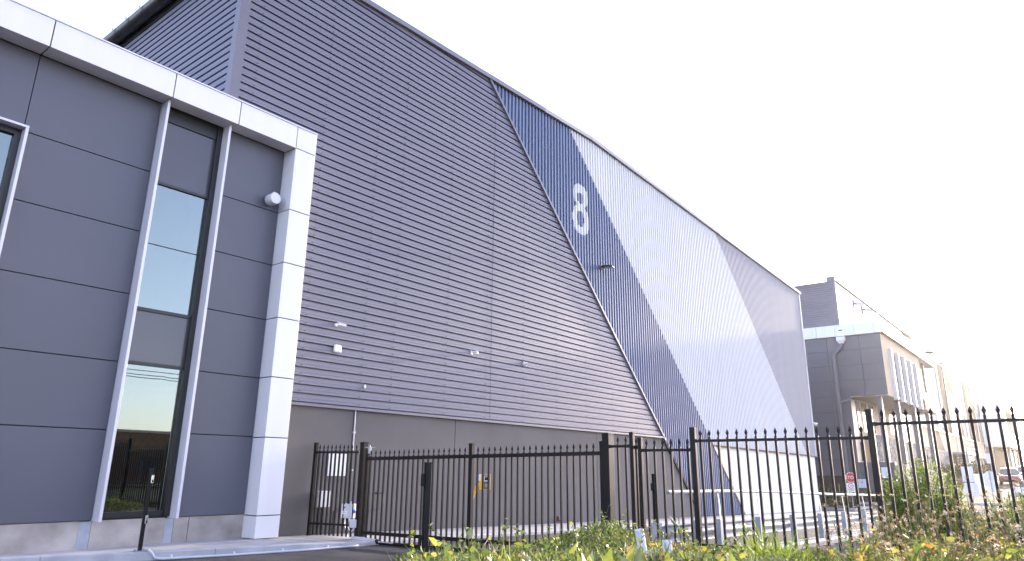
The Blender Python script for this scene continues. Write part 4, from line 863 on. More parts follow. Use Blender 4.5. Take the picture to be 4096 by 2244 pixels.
b_ = MB(); b_.prism_y([(103.7, 4.4), (109.2, 4.4), (105.8, 7), (100, 7)], YF-0.05, YF+0.02); b_.build('tan_panel', 'tan_steel', F)
for x in (106.5, 121.0):
    b_ = MB()
    for i in range(12): b_.box(x, x+3.2, YF-0.13, YF-0.09, 7.6+i*0.22, 7.72+i*0.22)
    b_.build('louvre', 'fin_white', F)
for x, z in ((117.5, 16.9), (119.5, 16.8), (137, 17.0), (139.5, 16.9), (152, 17.2), (154.5, 17.1)):
    t = thing('eave_spotlight', (x, YF-0.2, z), 'small grey spotlight under the eave of the farthest pale hall', 'spotlight', 'spotlights under the far eave')
    b_ = MB(); b_.box(x-0.25, x+0.25, YF-0.5, YF-0.02, z-0.12, z+0.12); b_.build('head', 'plastic_grey', t)
# block base wall with ramp parapet
bwl = thing('block_wall', (95, 13.5, 2), 'dark grey block wall along the foot of the far halls', 'block wall')
d = MB(); rr_ = random.Random(5)
nrow = 14
for r_ in range(nrow):
    x = 65.2+(r_ % 2)*0.4
    while x < 140:
        w_ = 0.8 if x < 90 else 1.6; za = -0.3+r_*0.36; top = 4.64-0.0095*(x-65)
        if za < top:
            o_ = rr_.random()*0.05; d.box(x+0.012, min(x+w_, 140)-0.012, 13.5-o_, 13.62, za+0.012, min(za+0.36, top)-0.012)
        x += w_
d.box(65.2, 140, 13.56, 13.8, -0.5, 3.8)
d.build('blocks', 'block_grey', bwl)
rp = thing('ramp_wall', (72, 11.4, 1), 'low beige block parapet of the ramp in front of the dark block wall', 'parapet')
d = MB(); d.add([(62.6, 11.3, -0.7), (84, 11.3, -0.2), (84, 11.3, 1.66), (62.6, 11.3, 2.28), (62.6, 11.6, -0.7), (84, 11.6, -0.2), (84, 11.6, 1.66), (62.6, 11.6, 2.28)], [(0, 1, 2, 3), (3, 2, 6, 7), (1, 5, 6, 2), (0, 3, 7, 4)]); d.build('wall', 'cream_block', rp)
t = thing('site_sign', (62.6, 11.7, 1.5), 'blank pale board on the dark podium wall behind the feathery bush', 'sign')
b_ = MB(); b_.box(61.93, 61.98, 12.15, 12.75, 1.2, 2.0); b_.build('board', 'sign_back_pale', t)
# stair landing in front of the long hall
st = thing('steel_stair', (108, 12.4, 1), 'pale steel stair landing with railings before the farthest hall', 'stair')
b_ = MB(); b_.box(103.5, 113.0, 11.5, 13.4, 3.95, 4.2); b_.build('landing', 'galv_plate', st)
for x, y in ((104.0, 11.6), (112.8, 11.6)):
    b_ = MB(); b_.box(x-0.12, x+0.12, y-0.12, y+0.12, 0.8, 3.95); b_.build('leg', 'galv_plate', st)
b_ = MB()
for i in range(14): b_.box(106, 112, 11.6+0.02*i, 13.0, 1.0+i*0.21, 1.06+i*0.21)
b_.build('steps', 'pipe_dark', st)
b_ = MB()
for z in (4.7, 5.3): b_.tube([(103.5, 11.55, z), (113, 11.55, z)], 0.03, 6)
for x in np.linspace(103.5, 113, 7): b_.tube([(x, 11.55, 4.2), (x, 11.55, 5.3)], 0.03, 6)
b_.build('railing', 'galv_plate', st)
t = thing('lamp_arm', (116, 13.8, 6), 'curved grey lamp arm beside the stair landing of the farthest hall', 'lamp')
b_ = MB(); b_.tube([(113.5, 13.6, 4.2), (113.5, 13.6, 7.2), (113.3, 13.5, 7.6), (112.6, 13.3, 7.7)], 0.06, 6); b_.build('pole', 'galv_plate', t); b_ = MB(); b_.box(112.0, 112.8, 13.1, 13.5, 7.6, 7.75); b_.build('head', 'plastic_grey', t)
# white office with balcony, farthest right
C = thing('office', (172, 12.5, 0), 'white office with a recessed balcony at the far end of the road', 'office')
d = MB(); d.box(160, 162.5, 11, 14, 6.6, 15); d.box(162.5, 195, 11, 14.4, 13.6, 15.2); d.box(192, 195, 11, 14, 6.6, 13.6); d.box(162.5, 192, 10.9, 11.2, 6.6, 8.2); d.build('frame', 'white_panel', C)
d = MB(); d.box(162.5, 192, 13.8, 14.2, 2, 13.6); d.box(162.5, 192, 11.2, 13.8, 6.3, 6.6); d.build('balcony_wall', 'tan_steel', C)
d = MB(); d.box(162.5, 192, 10.95, 11.0, 8.2, 9.4); d.build('balcony_glass', 'sign_back', C)
for x in (164, 173, 182, 191):
    b_ = MB(); b_.box(x-0.25, x+0.25, 11.3, 11.8, 1.5, 6.4); b_.build('column', 'charcoal_trim', C)
d = MB(); d.box(156.2, 160, 13.6, 14.4, 6.5, 14.6); d.build('louvred_wall', 'sign_back', C)

# ------------------------------------------------------------------ road side: planters, signs, cars
d = MB(); d.box(57.3, 57.45, 11.9, 30, -0.9, -0.45); d.box(57.45, 62, 11.75, 11.9, -0.9, -0.4); d.box(50.3, 50.42, 12.15, 16.5, -0.9, -0.62); d.box(54.0, 54.12, 12.15, 16.5, -0.9, -0.62); d.box(50.42, 54.0, 12.15, 12.27, -0.9, -0.62); d.box(84, 100, 9.0, 9.15, 0.2, 1.0)
tag(d.build('planter_kerb', 'kerb_concrete'), kind='structure')
d = MB(); d.box(57.46, 61.95, 11.91, 30, -0.9, -0.5); d.box(50.43, 53.99, 12.28, 16.5, -0.9, -0.66); d.box(84, 130, 9.16, 13.4, 0.2, 1.05)
tag(d.build('planting_bed', 'mulch'), kind='structure')
d = MB(); d.add([(84, 7.6, zr(84)+0.01), (100, 7.6, zr(100)+0.01), (100, 8.99, zr(100)+0.01), (84, 8.99, zr(84)+0.01)], [(0, 1, 2, 3)]); tag(d.build('painted_strip', 'paint_yellow'), kind='structure')
d = MB(); d.box(53.0, 54.0, 7.0, 7.12, zr(53)-0.1, zr(53)+0.08)
for (x, y) in ((52, 5.6), (60, 5.2)): d.box(x, x+0.5, y, y+1.6, zr(x)-0.1, zr(x)+0.12)
tag(d.build('wheel_stop', 'paint_white'), kind='structure')

def facing(x, y, extra=0):                    # a sign facing the camera side: normal towards -X-ish
    a = math.atan2(-y, -x)+extra; n_ = Vector((math.cos(a), math.sin(a), 0)); return n_, Vector((-n_.y, n_.x, 0))
t = thing('stop_sign', (51.6, 12.5, -0.75), 'red octagonal stop sign above a white shared zone plate on a thin post', 'road sign')
n_, s_ = facing(51.5, 12.5, 0.05); right = s_
if right.dot(x0) < 0: right = -right
cpos = Vector((51.48, 12.48, 1.245))
def disc(mb, c, r, k, th, mi=0, rot=0.0, rz=None):
    rz = rz or r; a = [c+right*(r*math.cos(rot+2*math.pi*i/k))+Vector((0, 0, rz*math.sin(rot+2*math.pi*i/k))) for i in range(k)]
    mb.add([p+n_*th for p in a]+[p for p in a], [tuple(range(k)), tuple(range(2*k-1, k-1, -1))]+[(i, i+k, (i+1) % k+k, (i+1) % k) for i in range(k)], mi)
b_ = MB(); disc(b_, cpos, 0.335, 8, 0.012, 0, math.pi/8); oc = b_.build('border', 'sign_white', t)
b_ = MB(); disc(b_, cpos+n_*0.012, 0.308, 8, 0.004, 0, math.pi/8); b_.build('octagon', 'sign_red', t)
text_mesh('lettering', 'STOP', 0.27, cpos+n_*0.019, right, (0, 0, 1), 'sign_white', t)
pc = Vector((51.55, 12.55, 0.56))
b_ = MB(); m3 = Matrix((right, n_, Vector((0, 0, 1)))).transposed(); b_.obox(pc, (0.25, 0.006, 0.34), m3); b_.build('plate', 'sign_white', t)
b_ = MB()
for i in range(28):
    a0_, a1_ = 2*math.pi*i/28, 2*math.pi*(i+1)/28; cc = pc+Vector((0, 0, 0.17))+n_*0.008
    b_.add([cc+right*r_*math.cos(a)+Vector((0, 0, r_*math.sin(a))) for r_, a in ((0.13, a0_), (0.13, a1_), (0.165, a1_), (0.165, a0_))], [(0, 1, 2, 3)])
b_.build('speed_ring', 'sign_red', t)
text_mesh('lettering', '10', 0.19, pc+Vector((0, 0, 0.17))+n_*0.009, right, (0, 0, 1), 'black_plastic', t)
text_mesh('lettering', 'SHARED', 0.105, pc+Vector((0, 0, -0.05))+n_*0.009, right, (0, 0, 1), 'black_plastic', t)
text_mesh('lettering', 'ZONE', 0.105, pc+Vector((0, 0, -0.15))+n_*0.009, right, (0, 0, 1), 'black_plastic', t)
b_ = MB(); m3b = m3
for dx, dz, hx, hz in ((-0.11, -0.27, 0.012, 0.035), (-0.11, -0.23, 0.03, 0.006), (-0.125, -0.31, 0.006, 0.02), (-0.095, -0.31, 0.006, 0.02), (0.1, -0.28, 0.075, 0.025), (0.1, -0.245, 0.045, 0.018), (0.05, -0.31, 0.015, 0.015), (0.15, -0.31, 0.015, 0.015)): b_.obox(pc+right*dx+Vector((0, 0, dz))+n_*0.009, (hx, 0.002, hz), m3)
disc(b_, pc+right*-0.11+Vector((0, 0, -0.212))+n_*0.008, 0.014, 8, 0.003); b_.build('pictogram', 'black_plastic', t)
b_ = MB(); b_.tube([(51.6, 12.57, 1.6), (51.75, 12.6, -0.85)], 0.035, 8); b_.build('post', 'galv', t)

def back_sign(label, x, y, ztop, plates, pz):
    t = thing('road_sign', (x, y, zr(x)), label, 'road sign', 'signs seen from behind'); n_, s_ = facing(x, y); rt = s_ if s_.dot(x0) > 0 else -s_
    m3 = Matrix((rt, n_, Vector((0, 0, 1)))).transposed()
    b_ = MB(); b_.tube([Vector((x, y, zr(x)-0.2))+n_*0.03, Vector((x, y, ztop))+n_*0.03], 0.03, 8); b_.build('post', 'galv', t)
    for (dx, zc, hw, hh, mm, oct_) in plates:
        b_ = MB(); c = Vector((x, y, zc))+rt*dx
        if oct_:
            k = 8; a = [c+rt*(hw*math.cos(math.pi/8+2*math.pi*i/k))+Vector((0, 0, hw*math.sin(math.pi/8+2*math.pi*i/k))) for i in range(k)]
            b_.add([p-n_*0.01 for p in a]+[p+n_*0.01 for p in a], [tuple(range(k)), tuple(range(2*k-1, k-1, -1))]+[(i, i+k, (i+1) % k+k, (i+1) % k) for i in range(k)])
            b_.build('plate', mm, t)
        else: b_.obox(c, (hw, 0.012, hh), m3); b_.build('plate', mm, t, bevel=0.008)
        b_ = MB()
        for dz in (-hh*0.5, hh*0.5): b_.obox(Vector((x, y, zc+dz))+n_*0.04, (0.05, 0.012, 0.02), m3)
        b_.build('clamp', 'galv', t)
back_sign('two large stacked white boards seen from behind, leftmost of the signs by the road', 48.9, 5.60, 1.92, [(0.0, 1.52, 0.285, 0.42, 'sign_back_pale', 0), (0.06, 0.70, 0.36, 0.36, 'sign_back_pale', 0)], 0)
back_sign('back of a single square grey sign board on a tall post between two other signs', 49.3, 5.02, 1.66, [(0.0, 1.22, 0.33, 0.33, 'sign_back', 0)], 0)
back_sign('back of an eight sided sign with a white plate below it', 49.7, 4.62, 1.76, [(0.0, 1.43, 0.295, 0.28, 'sign_back', 1), (0.05, 0.89, 0.25, 0.31, 'sign_back_pale', 0)], 0)
t = thing('parking_sign', (99, 8.9, 0.8), 'small white plate sign on a thin post near the far shrubs', 'road sign')
b_ = MB(); b_.box(98.7, 98.74, 8.55, 9.25, 2.8, 3.9); b_.build('plate', 'sign_back_pale', t); b_ = MB(); b_.tube([(98.8, 8.9, 0.7), (98.8, 8.9, 3.9)], 0.05, 8); b_.build('post', 'galv', t)
b_ = MB()
for i in range(4): b_.box(98.69, 98.699, 8.66, 9.14, 3.05+i*0.2, 3.09+i*0.2)
b_.build('printed_lines', 'sign_back', t)

def car(label, cx_, cy_, z0_, ang, paint, hgt=1.62, L_=4.5, W_=1.84):
    t = thing('parked_car', (cx_, cy_, z0_), label, 'car', 'cars parked along the road')
    Rm = Matrix.Rotation(ang, 3, 'Z'); O_ = Vector((cx_, cy_, z0_))
    def T(p): return O_ + Rm @ Vector(p)
    # body section outline along the length (x forward), half width per station
    st = [(-2.25, 0.42, 0.86, 0.74), (-2.2, 0.3, 1.0, 0.84), (-1.7, 0.24, 1.03, 0.91), (-0.6, 0.22, 1.0, 0.92), (0.7, 0.22, 0.98, 0.92), (1.2, 0.24, 0.96, 0.91), (1.9, 0.28, 0.88, 0.86), (2.18, 0.32, 0.74, 0.76), (2.25, 0.40, 0.62, 0.66)]
    b_ = MB(); k = 8
    for (x, zb, zt, hw) in st:
        x = x*L_/4.5; hw = hw*W_/1.84; zt = zt*hgt/1.62
        b_.v += [T(p) for p in ((x, -hw*0.9, zb), (x, -hw, zb+0.12), (x, -hw, zt-0.16), (x, -hw*0.88, zt), (x, hw*0.88, zt), (x, hw, zt-0.16), (x, hw, zb+0.12), (x, hw*0.9, zb))]
    n_ = len(st)
    for i in range(n_-1):
        for j in range(k): b_.f.append((i*k+j, i*k+(j+1) % k, (i+1)*k+(j+1) % k, (i+1)*k+j)); b_.m.append(0)
    b_.f += [tuple(range(k))[::-1], tuple((n_-1)*k+j for j in range(k))]; b_.m += [0, 0]
    # roof shell
    rs = [(-2.0, 1.02, 0.80), (-1.75, 1.5, 0.66), (-1.2, 1.60, 0.64), (-0.2, 1.62, 0.64), (0.35, 1.54, 0.64), (1.25, 0.98, 0.80)]
    nb = len(b_.v)
    for (x, z, hw) in rs: b_.v += [T((x*L_/4.5, -hw*W_/1.84, z*hgt/1.62)), T((x*L_/4.5, hw*W_/1.84, z*hgt/1.62))]
    for i in (1, 2, 3): b_.f.append((nb+i*2, nb+i*2+1, nb+i*2+3, nb+i*2+2)); b_.m.append(0)
    body = b_.build('body', paint, t, smooth=True)
    g_ = MB()
    def gq(*p): g_.add([T((a*L_/4.5, b*W_/1.84, c*hgt/1.62)) for a, b, c in p], [tuple(range(len(p)))])
    gq((0.35, -0.62, 1.53), (0.35, 0.62, 1.53), (1.22, 0.78, 0.99), (1.22, -0.78, 0.99)); gq((-1.76, -0.64, 1.49), (-1.76, 0.64, 1.49), (-2.0, 0.78, 1.04), (-2.0, -0.78, 1.04))
    for s in (-1, 1):
        gq((0.3, s*0.645, 1.52), (1.15, s*0.80, 1.0), (-0.25, s*0.83, 1.0), (-0.25, s*0.65, 1.58)); gq((-0.32, s*0.65, 1.58), (-0.32, s*0.83, 1.0), (-1.85, s*0.80, 1.04), (-1.65, s*0.665, 1.46))
    g_.build('windows', 'car_glass', t)
    for sx, sy in ((1.38, -1), (1.38, 1), (-1.38, -1), (-1.38, 1)):
        ax = Rm @ Vector((0, sy, 0)); c = T((sx*L_/4.5, sy*0.70*W_/1.84, 0.34))
        b_ = MB(); b_.lathe(c, [(0.20, 0.0), (0.34, 0.02), (0.345, 0.2), (0.33, 0.225), (0.23, 0.225)], ax, 20); w_ = b_.build('wheel', 'tyre', t, smooth=True)
        b_ = MB(); b_.lathe(c, [(0.23, 0.20), (0.21, 0.222), (0.06, 0.23)], ax, 20); b_.build('rim', 'chrome', w_, smooth=True)
    for s in (-1, 1):
        b_ = MB(); b_.add([T(p) for p in ((2.16, s*0.40, 0.70), (2.0, s*0.84, 0.78), (2.0, s*0.82, 0.64), (2.22, s*0.42, 0.60))], [(0, 1, 2, 3)]); b_.bar(T((2.17, s*0.44, 0.70)), T((2.03, s*0.83, 0.74)), 0.06, 0.10); b_.build('headlight', 'chrome', t)
        b_ = MB(); b_.bar(T((-2.2, s*0.5, 0.86)), T((-2.1, s*0.86, 0.88)), 0.09, 0.16); b_.build('tail_light', 'sign_red', t)
        b_ = MB(); b_.obox(T((0.95, s*1.0, 1.02)), (0.08, 0.10, 0.07), Rm); b_.build('mirror', paint, t, bevel=0.02)
    b_ = MB(); b_.obox(T((2.235, 0, 0.60)), (0.03, 0.42, 0.12), Rm); b_.build('grille', 'black_plastic', t)
    b_ = MB(); b_.obox(T((2.275, 0, 0.47)), (0.01, 0.19, 0.05), Rm); b_.build('number_plate', 'sign_white', t)
    b_ = MB(); b_.obox(T((2.2, 0, 0.34)), (0.06, 0.72, 0.06), Rm); b_.build('bumper', 'black_plastic', t)
    return t
car('dark red car parked facing us beyond the road signs', 89.5, 6.6, zr(88), R(183), 'car_red', 1.66, 4.6, 1.88)
car('silver car half hidden at the right edge behind the hedge, side on', 64.6, 2.55, zr(64), R(-86), 'car_silver', 1.52, 4.3, 1.8)
car('pale silver car parked behind the dark red one', 101, 6.0, zr(100), R(182), 'car_silver', 1.7, 4.6, 1.86)

# ------------------------------------------------------------------ planting
def unit(a): return a/np.maximum(1e-9, np.linalg.norm(a, axis=1, keepdims=True))
def leaf_arrays(P, D, L, Wd, tint, fold=0.25, droop=0.25):
    n = len(P); D = unit(D); ref = rng.normal(size=(n, 3)); S = unit(np.cross(D, ref)); N = np.cross(S, D)
    L = np.asarray(L).reshape(n, 1); Wd = np.asarray(Wd).reshape(n, 1)
    dr = droop*rng.uniform(-0.4, 1.0, (n, 1)); fo = fold*rng.uniform(0.2, 1.0, (n, 1))
    def pt(t, s): return P + D*L*t + S*Wd*s + N*(np.abs(s)*Wd*fo*2 - L*dr*t*t)
    V = np.stack([pt(0, 0), pt(.22, -.42), pt(.25, 0), pt(.22, .42), pt(.6, -.40), pt(.62, 0), pt(.6, .40), pt(1, 0)], 1).reshape(-1, 3)
    F = np.array([(0, 2, 1), (0, 3, 2), (1, 2, 5), (1, 5, 4), (2, 3, 6), (2, 6, 5), (4, 5, 7), (5, 6, 7)])
    Fs = (F[None] + 8*np.arange(n)[:, None, None]).reshape(-1, 3)
    T = np.repeat(tint, 8, 0)
    return V, Fs, T
def mesh_np(name, V, F, T, material, parent=None, loc=(0, 0, 0)):
    L_ = np.array(base_of(parent) if parent else loc, float)
    me = bpy.data.meshes.new(name); me.vertices.add(len(V)); me.vertices.foreach_set('co', (V-L_).astype(np.float32).ravel())
    me.loops.add(len(F)*3); me.loops.foreach_set('vertex_index', F.astype(np.int32).ravel())
    me.polygons.add(len(F)); me.polygons.foreach_set('loop_start', np.arange(0, len(F)*3, 3, dtype=np.int32))
    me.polygons.foreach_set('use_smooth', np.ones(len(F), bool)); me.update(calc_edges=True)
    a = me.attributes.new('tint', 'FLOAT_COLOR', 'POINT'); a.data.foreach_set('color', np.concatenate([T, np.ones((len(T), 1))], 1).astype(np.float32).ravel())
    me.materials.append(M[material]); o = bpy.data.objects.new(name, me); COL.objects.link(o)
    if parent: o.parent = parent
    else: o.location = L_
    return o
class Acc:
    def __init__(s): s.V = []; s.F = []; s.T = []; s.n = 0
    def add(s, V, F, T): s.V.append(V); s.F.append(F+s.n); s.T.append(T); s.n += len(V)
    def tubes(s, pts, r, col, k=4):
        mb = MB(); mb.tube(pts, r, k, r2=r*0.5); V = np.array(mb.v, float); F = []
        for f in mb.f:
            for i in range(1, len(f)-1): F.append((f[0], f[i], f[i+1]))
        s.add(V, np.array(F), np.tile(np.array(col), (len(V), 1)))
    def done(s, name, material, parent=None, loc=(0, 0, 0)): return mesh_np(name, np.concatenate(s.V), np.concatenate(s.F), np.concatenate(s.T), material, parent, loc)
GREENS = np.array([(0.085, 0.130, 0.030), (0.125, 0.175, 0.036), (0.19, 0.225, 0.042), (0.058, 0.092, 0.032), (0.135, 0.165, 0.095), (0.29, 0.29, 0.05)])
DRY = np.array([(0.55, 0.24, 0.04), (0.50, 0.33, 0.15), (0.36, 0.20, 0.09), (0.65, 0.42, 0.08), (0.55, 0.46, 0.31)])
def pick(pal, n, w=None):
    i = rng.choice(len(pal), n, p=w); return pal[i]*rng.uniform(0.75, 1.25, (n, 1))
def bump2(x, y):
    return 0.5*np.sin(2.1*x+1.3*y+0.5)*np.cos(1.7*y-0.9*x)+0.3*np.sin(4.3*x-3.1*y+1.0)+0.2*np.sin(7.9*x+6.1*y)
def canopy_np(x, y):
    d = np.hypot(x, y); z = np.maximum(0.40, 1.02-0.076*(d-3)) + 0.055*bump2(x, y)
    z = z + 0.27*np.exp(-(((x-7.75)/0.75)**2+((y-4.75)/0.55)**2)) + 0.16*np.exp(-(((x-8.7)/0.8)**2+((y-5.2)/0.6)**2)) - 0.10*np.exp(-(((x-5.6)/0.9)**2+((y-4.9)/0.6)**2))
    return z
def sample_bed(n, dmin=1.9, dmax=11.2, a0=-2, a1=47):
    out = []
    while len(out) < n:
        m = n*2; r_ = np.sqrt(rng.uniform(dmin**2, dmax**2, m)); th = np.radians(rng.uniform(a0, a1, m)); x = r_*np.cos(th); y = r_*np.sin(th)
        ok = (x < 10.95) & (y < 5.05+0.25*(x-5.5)-0.05+0.12*np.sin(3*x)) & (rng.uniform(size=m) < np.clip(1.25-r_*0.055, 0.55, 1))
        out += list(np.stack([x, y], 1)[ok])
    return np.array(out[:n])
gc = Acc()
N1 = 40000
xy = sample_bed(N1); x, y = xy[:, 0], xy[:, 1]; dist = np.hypot(x, y); head = np.degrees(np.arctan2(y, x))
dep = rng.exponential(0.07, N1); z = canopy_np(x, y)-np.minimum(dep, 0.33)
D = np.stack([rng.normal(0, .55, N1), rng.normal(0, .55, N1), rng.uniform(0.15, 1.1, N1)], 1)
Lf = rng.uniform(0.03, 0.068, N1); Wf = Lf*rng.uniform(0.30, 0.56, N1)
clump = np.sin(3.3*x+1.1)*np.cos(2.9*y+0.4)+0.6*np.sin(6.7*x-5.2*y)
tint = pick(GREENS, N1, [.24, .24, .2, .12, .12, .08]); tint *= (1+0.22*np.clip(clump, -1, 1))[:, None]
pd = 0.05+0.34*np.exp(-((head-24)/3.2)**2)+0.20*np.clip((17-head)/10, 0, 1)
isd = rng.uniform(size=N1) < pd; tint[isd] = pick(DRY, int(isd.sum()), [.13, .27, .3, .1, .2])
gc.add(*leaf_arrays(np.stack([x, y, z], 1), D, Lf, Wf, tint))
# stems with leaf pairs rising above the carpet
for (x, y) in sample_bed(230, 2.6, 10.8):
    z0_ = float(canopy_np(np.array(x), np.array(y)))-0.1; h = random.uniform(0.14, 0.34); p = Vector((x, y, z0_)); d_ = Vector((random.gauss(0, .35), random.gauss(0, .35), 1)); pts = [p.copy()]
    for i in range(5):
        p = p + d_*h/5; d_ = (d_+Vector((random.gauss(0, .25), random.gauss(0, .25), random.gauss(0, .1)))); pts.append(p.copy())
    gc.tubes(pts, 0.0035, (0.14, 0.17, 0.04), 4)
    k_ = 9; idx = [random.uniform(1.2, 5) for _ in range(k_)]
    P = np.array([list(pts[int(i)].lerp(pts[min(5, int(i)+1)], i-int(i))) for i in idx]); Dd = np.stack([rng.normal(0, .8, k_), rng.normal(0, .8, k_), rng.uniform(-.1, .7, k_)], 1)
    Ls = rng.uniform(0.03, 0.06, k_); gc.add(*leaf_arrays(P, Dd, Ls, Ls*.55, pick(GREENS, k_, [.1, .25, .3, .05, .05, .25])))
for (x, y) in sample_bed(170, 3.4, 7.4, 1, 14):
    z0_ = float(canopy_np(np.array(x), np.array(y)))-0.1; h = random.uniform(0.15, 0.36); q0 = Vector((x, y, z0_)); q1 = q0+Vector((random.gauss(0, .06), random.gauss(0, .06), h)); gc.tubes([q0, q0.lerp(q1, .5)+Vector((.01, 0, 0)), q1], 0.004, (0.22, 0.26, 0.06), 4)
    k_ = 14; f_ = rng.uniform(.15, 1, k_); P = np.array([list(q0.lerp(q1, t_)) for t_ in f_]); Dd = np.stack([rng.normal(0, .9, k_), rng.normal(0, .9, k_), rng.uniform(.0, 1.0, k_)], 1)
    Ls = rng.uniform(0.03, 0.065, k_); gc.add(*leaf_arrays(P, Dd, Ls, Ls*.32, pick(np.vstack([GREENS[[1, 2, 5]], DRY[3:4]]), k_, [.25, .35, .3, .1])*1.15))
# near broad leaves along the bottom right
n = 420; xy = sample_bed(n, 2.2, 4.2, -2, 33); x, y = xy[:, 0], xy[:, 1]; z = canopy_np(x, y)-rng.uniform(-0.02, 0.10, n); Ls = rng.uniform(0.07, 0.13, n)
gc.add(*leaf_arrays(np.stack([x, y, z], 1), np.stack([rng.normal(0, .5, n), rng.normal(0, .5, n), rng.uniform(.3, 1.1, n)], 1), Ls, Ls*.42, pick(GREENS, n, [.2, .22, .28, .05, .15, .1])))
tag(gc.done('ground_cover', 'leaf'), 'mass of low leafy ground cover with yellow and orange leaves before the fence', 'ground cover', kind='stuff')
ga = Acc(); n = 1500; xy = sample_bed(n, 2.2, 10); x, y = xy[:, 0], xy[:, 1]; z = canopy_np(x, y)-0.13
hd = rng.uniform(0.12, 0.32, n); D = np.stack([rng.normal(0, .45, n), rng.normal(0, .45, n), np.ones(n)], 1)
ga.add(*leaf_arrays(np.stack([x, y, z], 1), D, hd, np.full(n, 0.006), pick(np.array([(0.30, 0.36, 0.05), (0.2, 0.3, 0.05), (0.42, 0.36, 0.16)]), n), 0.1, 0.6))
n = 260; c = np.array([6.9, 2.45]); xy = c+rng.normal(0, .10, (n, 2)); hd = rng.uniform(0.2, 0.5, n); D = np.stack([rng.normal(0, .7, n), rng.normal(0, .7, n), np.ones(n)], 1)
ga.add(*leaf_arrays(np.stack([xy[:, 0], xy[:, 1], np.full(n, 0.58)], 1), D, hd, np.full(n, 0.008), pick(np.array([(0.34, 0.40, 0.04), (0.25, 0.36, 0.05)]), n), 0.1, 0.7))
tag(ga.done('grass', 'leaf'), 'thin yellow green grass blades growing through the ground cover', 'grass', kind='stuff')
mo = Acc(); n = 14000; th = rng.uniform(0, 2*np.pi, n); r_ = np.sqrt(rng.uniform(0, 1, n)); x = 5.35+r_*0.75*np.cos(th); y = 2.35+r_*0.55*np.sin(th); z = canopy_np(x, y)-rng.uniform(-0.03, 0.14, n)
D = np.stack([rng.normal(0, .5, n), rng.normal(0, .5, n), rng.uniform(.2, 1, n)], 1)
mo.add(*leaf_arrays(np.stack([x, y, z], 1), D, rng.uniform(.012, .026, n), np.full(n, .0045), pick(np.array([(0.20, 0.24, 0.17), (0.28, 0.30, 0.24), (0.14, 0.18, 0.11)]), n)))
tag(mo.done('silver_foliage', 'leaf'), 'patch of fine grey green foliage in the middle of the ground cover', 'ground cover', kind='stuff')

# tall dry weeds with fluffy seed heads
def weed(x, y, ztop, nst, label, spread=0.25):
    zb_ = float(canopy_np(np.array(x), np.array(y)))-0.22
    t = thing('seed_weed', (x, y, zb_), label, 'weed', 'dry weeds with seed heads')
    a = Acc(); hd = Acc(); lv = Acc()
    for i in range(nst):
        top = ztop-random.uniform(0, 0.28) if i else ztop; ang = random.uniform(0, 6.28); sp = spread*random.uniform(0.1, 1) if i else 0.03
        q = [Vector((x+random.gauss(0, .02), y+random.gauss(0, .02), zb_))]
        for k_ in range(1, 5):
            f = k_/4; q.append(Vector((x+math.cos(ang)*sp*f**1.4+random.gauss(0, .008), y+math.sin(ang)*sp*f**1.4+random.gauss(0, .008), zb_+(top-zb_)*f)))
        a.tubes(q, 0.0045, (0.30*random.uniform(.8, 1.2), 0.30, 0.10), 4)
        tips = []
        for b_ in range(random.randint(3, 6)):
            s0 = q[3].lerp(q[4], random.uniform(-.6, .9)); e = s0+Vector((random.gauss(0, .05), random.gauss(0, .05), random.uniform(.03, .11))); a.tubes([s0, (s0+e)/2+Vector((random.gauss(0, .006), 0, .006)), e], 0.0024, (0.30, 0.24, 0.12), 3); tips.append(e)
        tips.append(q[4])
        for e in tips:
            k_ = random.randint(9, 15); r_ = random.uniform(.008, .016); dv = unit(rng.normal(size=(k_, 3))); P = np.array(list(e))+dv*r_*0.2
            br = random.choice(((0.48, 0.38, 0.25), (0.40, 0.29, 0.16), (0.60, 0.53, 0.42), (0.33, 0.23, 0.13)))
            hd.add(*leaf_arrays(P, dv+np.array([0, 0, .3]), rng.uniform(.6, 1.3, k_)*r_, np.full(k_, r_*.45), np.array(br)*rng.uniform(.7, 1.3, (k_, 1))))
        k_ = 6; P = np.array([list(q[0].lerp(q[3], random.uniform(.1, .9))) for _ in range(k_)])+rng.normal(0, .015, (k_, 3)); Ls = rng.uniform(.04, .09, k_)
        lv.add(*leaf_arrays(P, np.stack([rng.normal(0, 1, k_), rng.normal(0, 1, k_), rng.uniform(-.9, .3, k_)], 1), Ls, Ls*.35, pick(np.vstack([DRY, GREENS[2:3]]), k_), .5, .6))
    a.done('stems', 'leaf', t); hd.done('seed_heads', 'dry_flower', t); lv.done('withered_leaves', 'leaf', t)
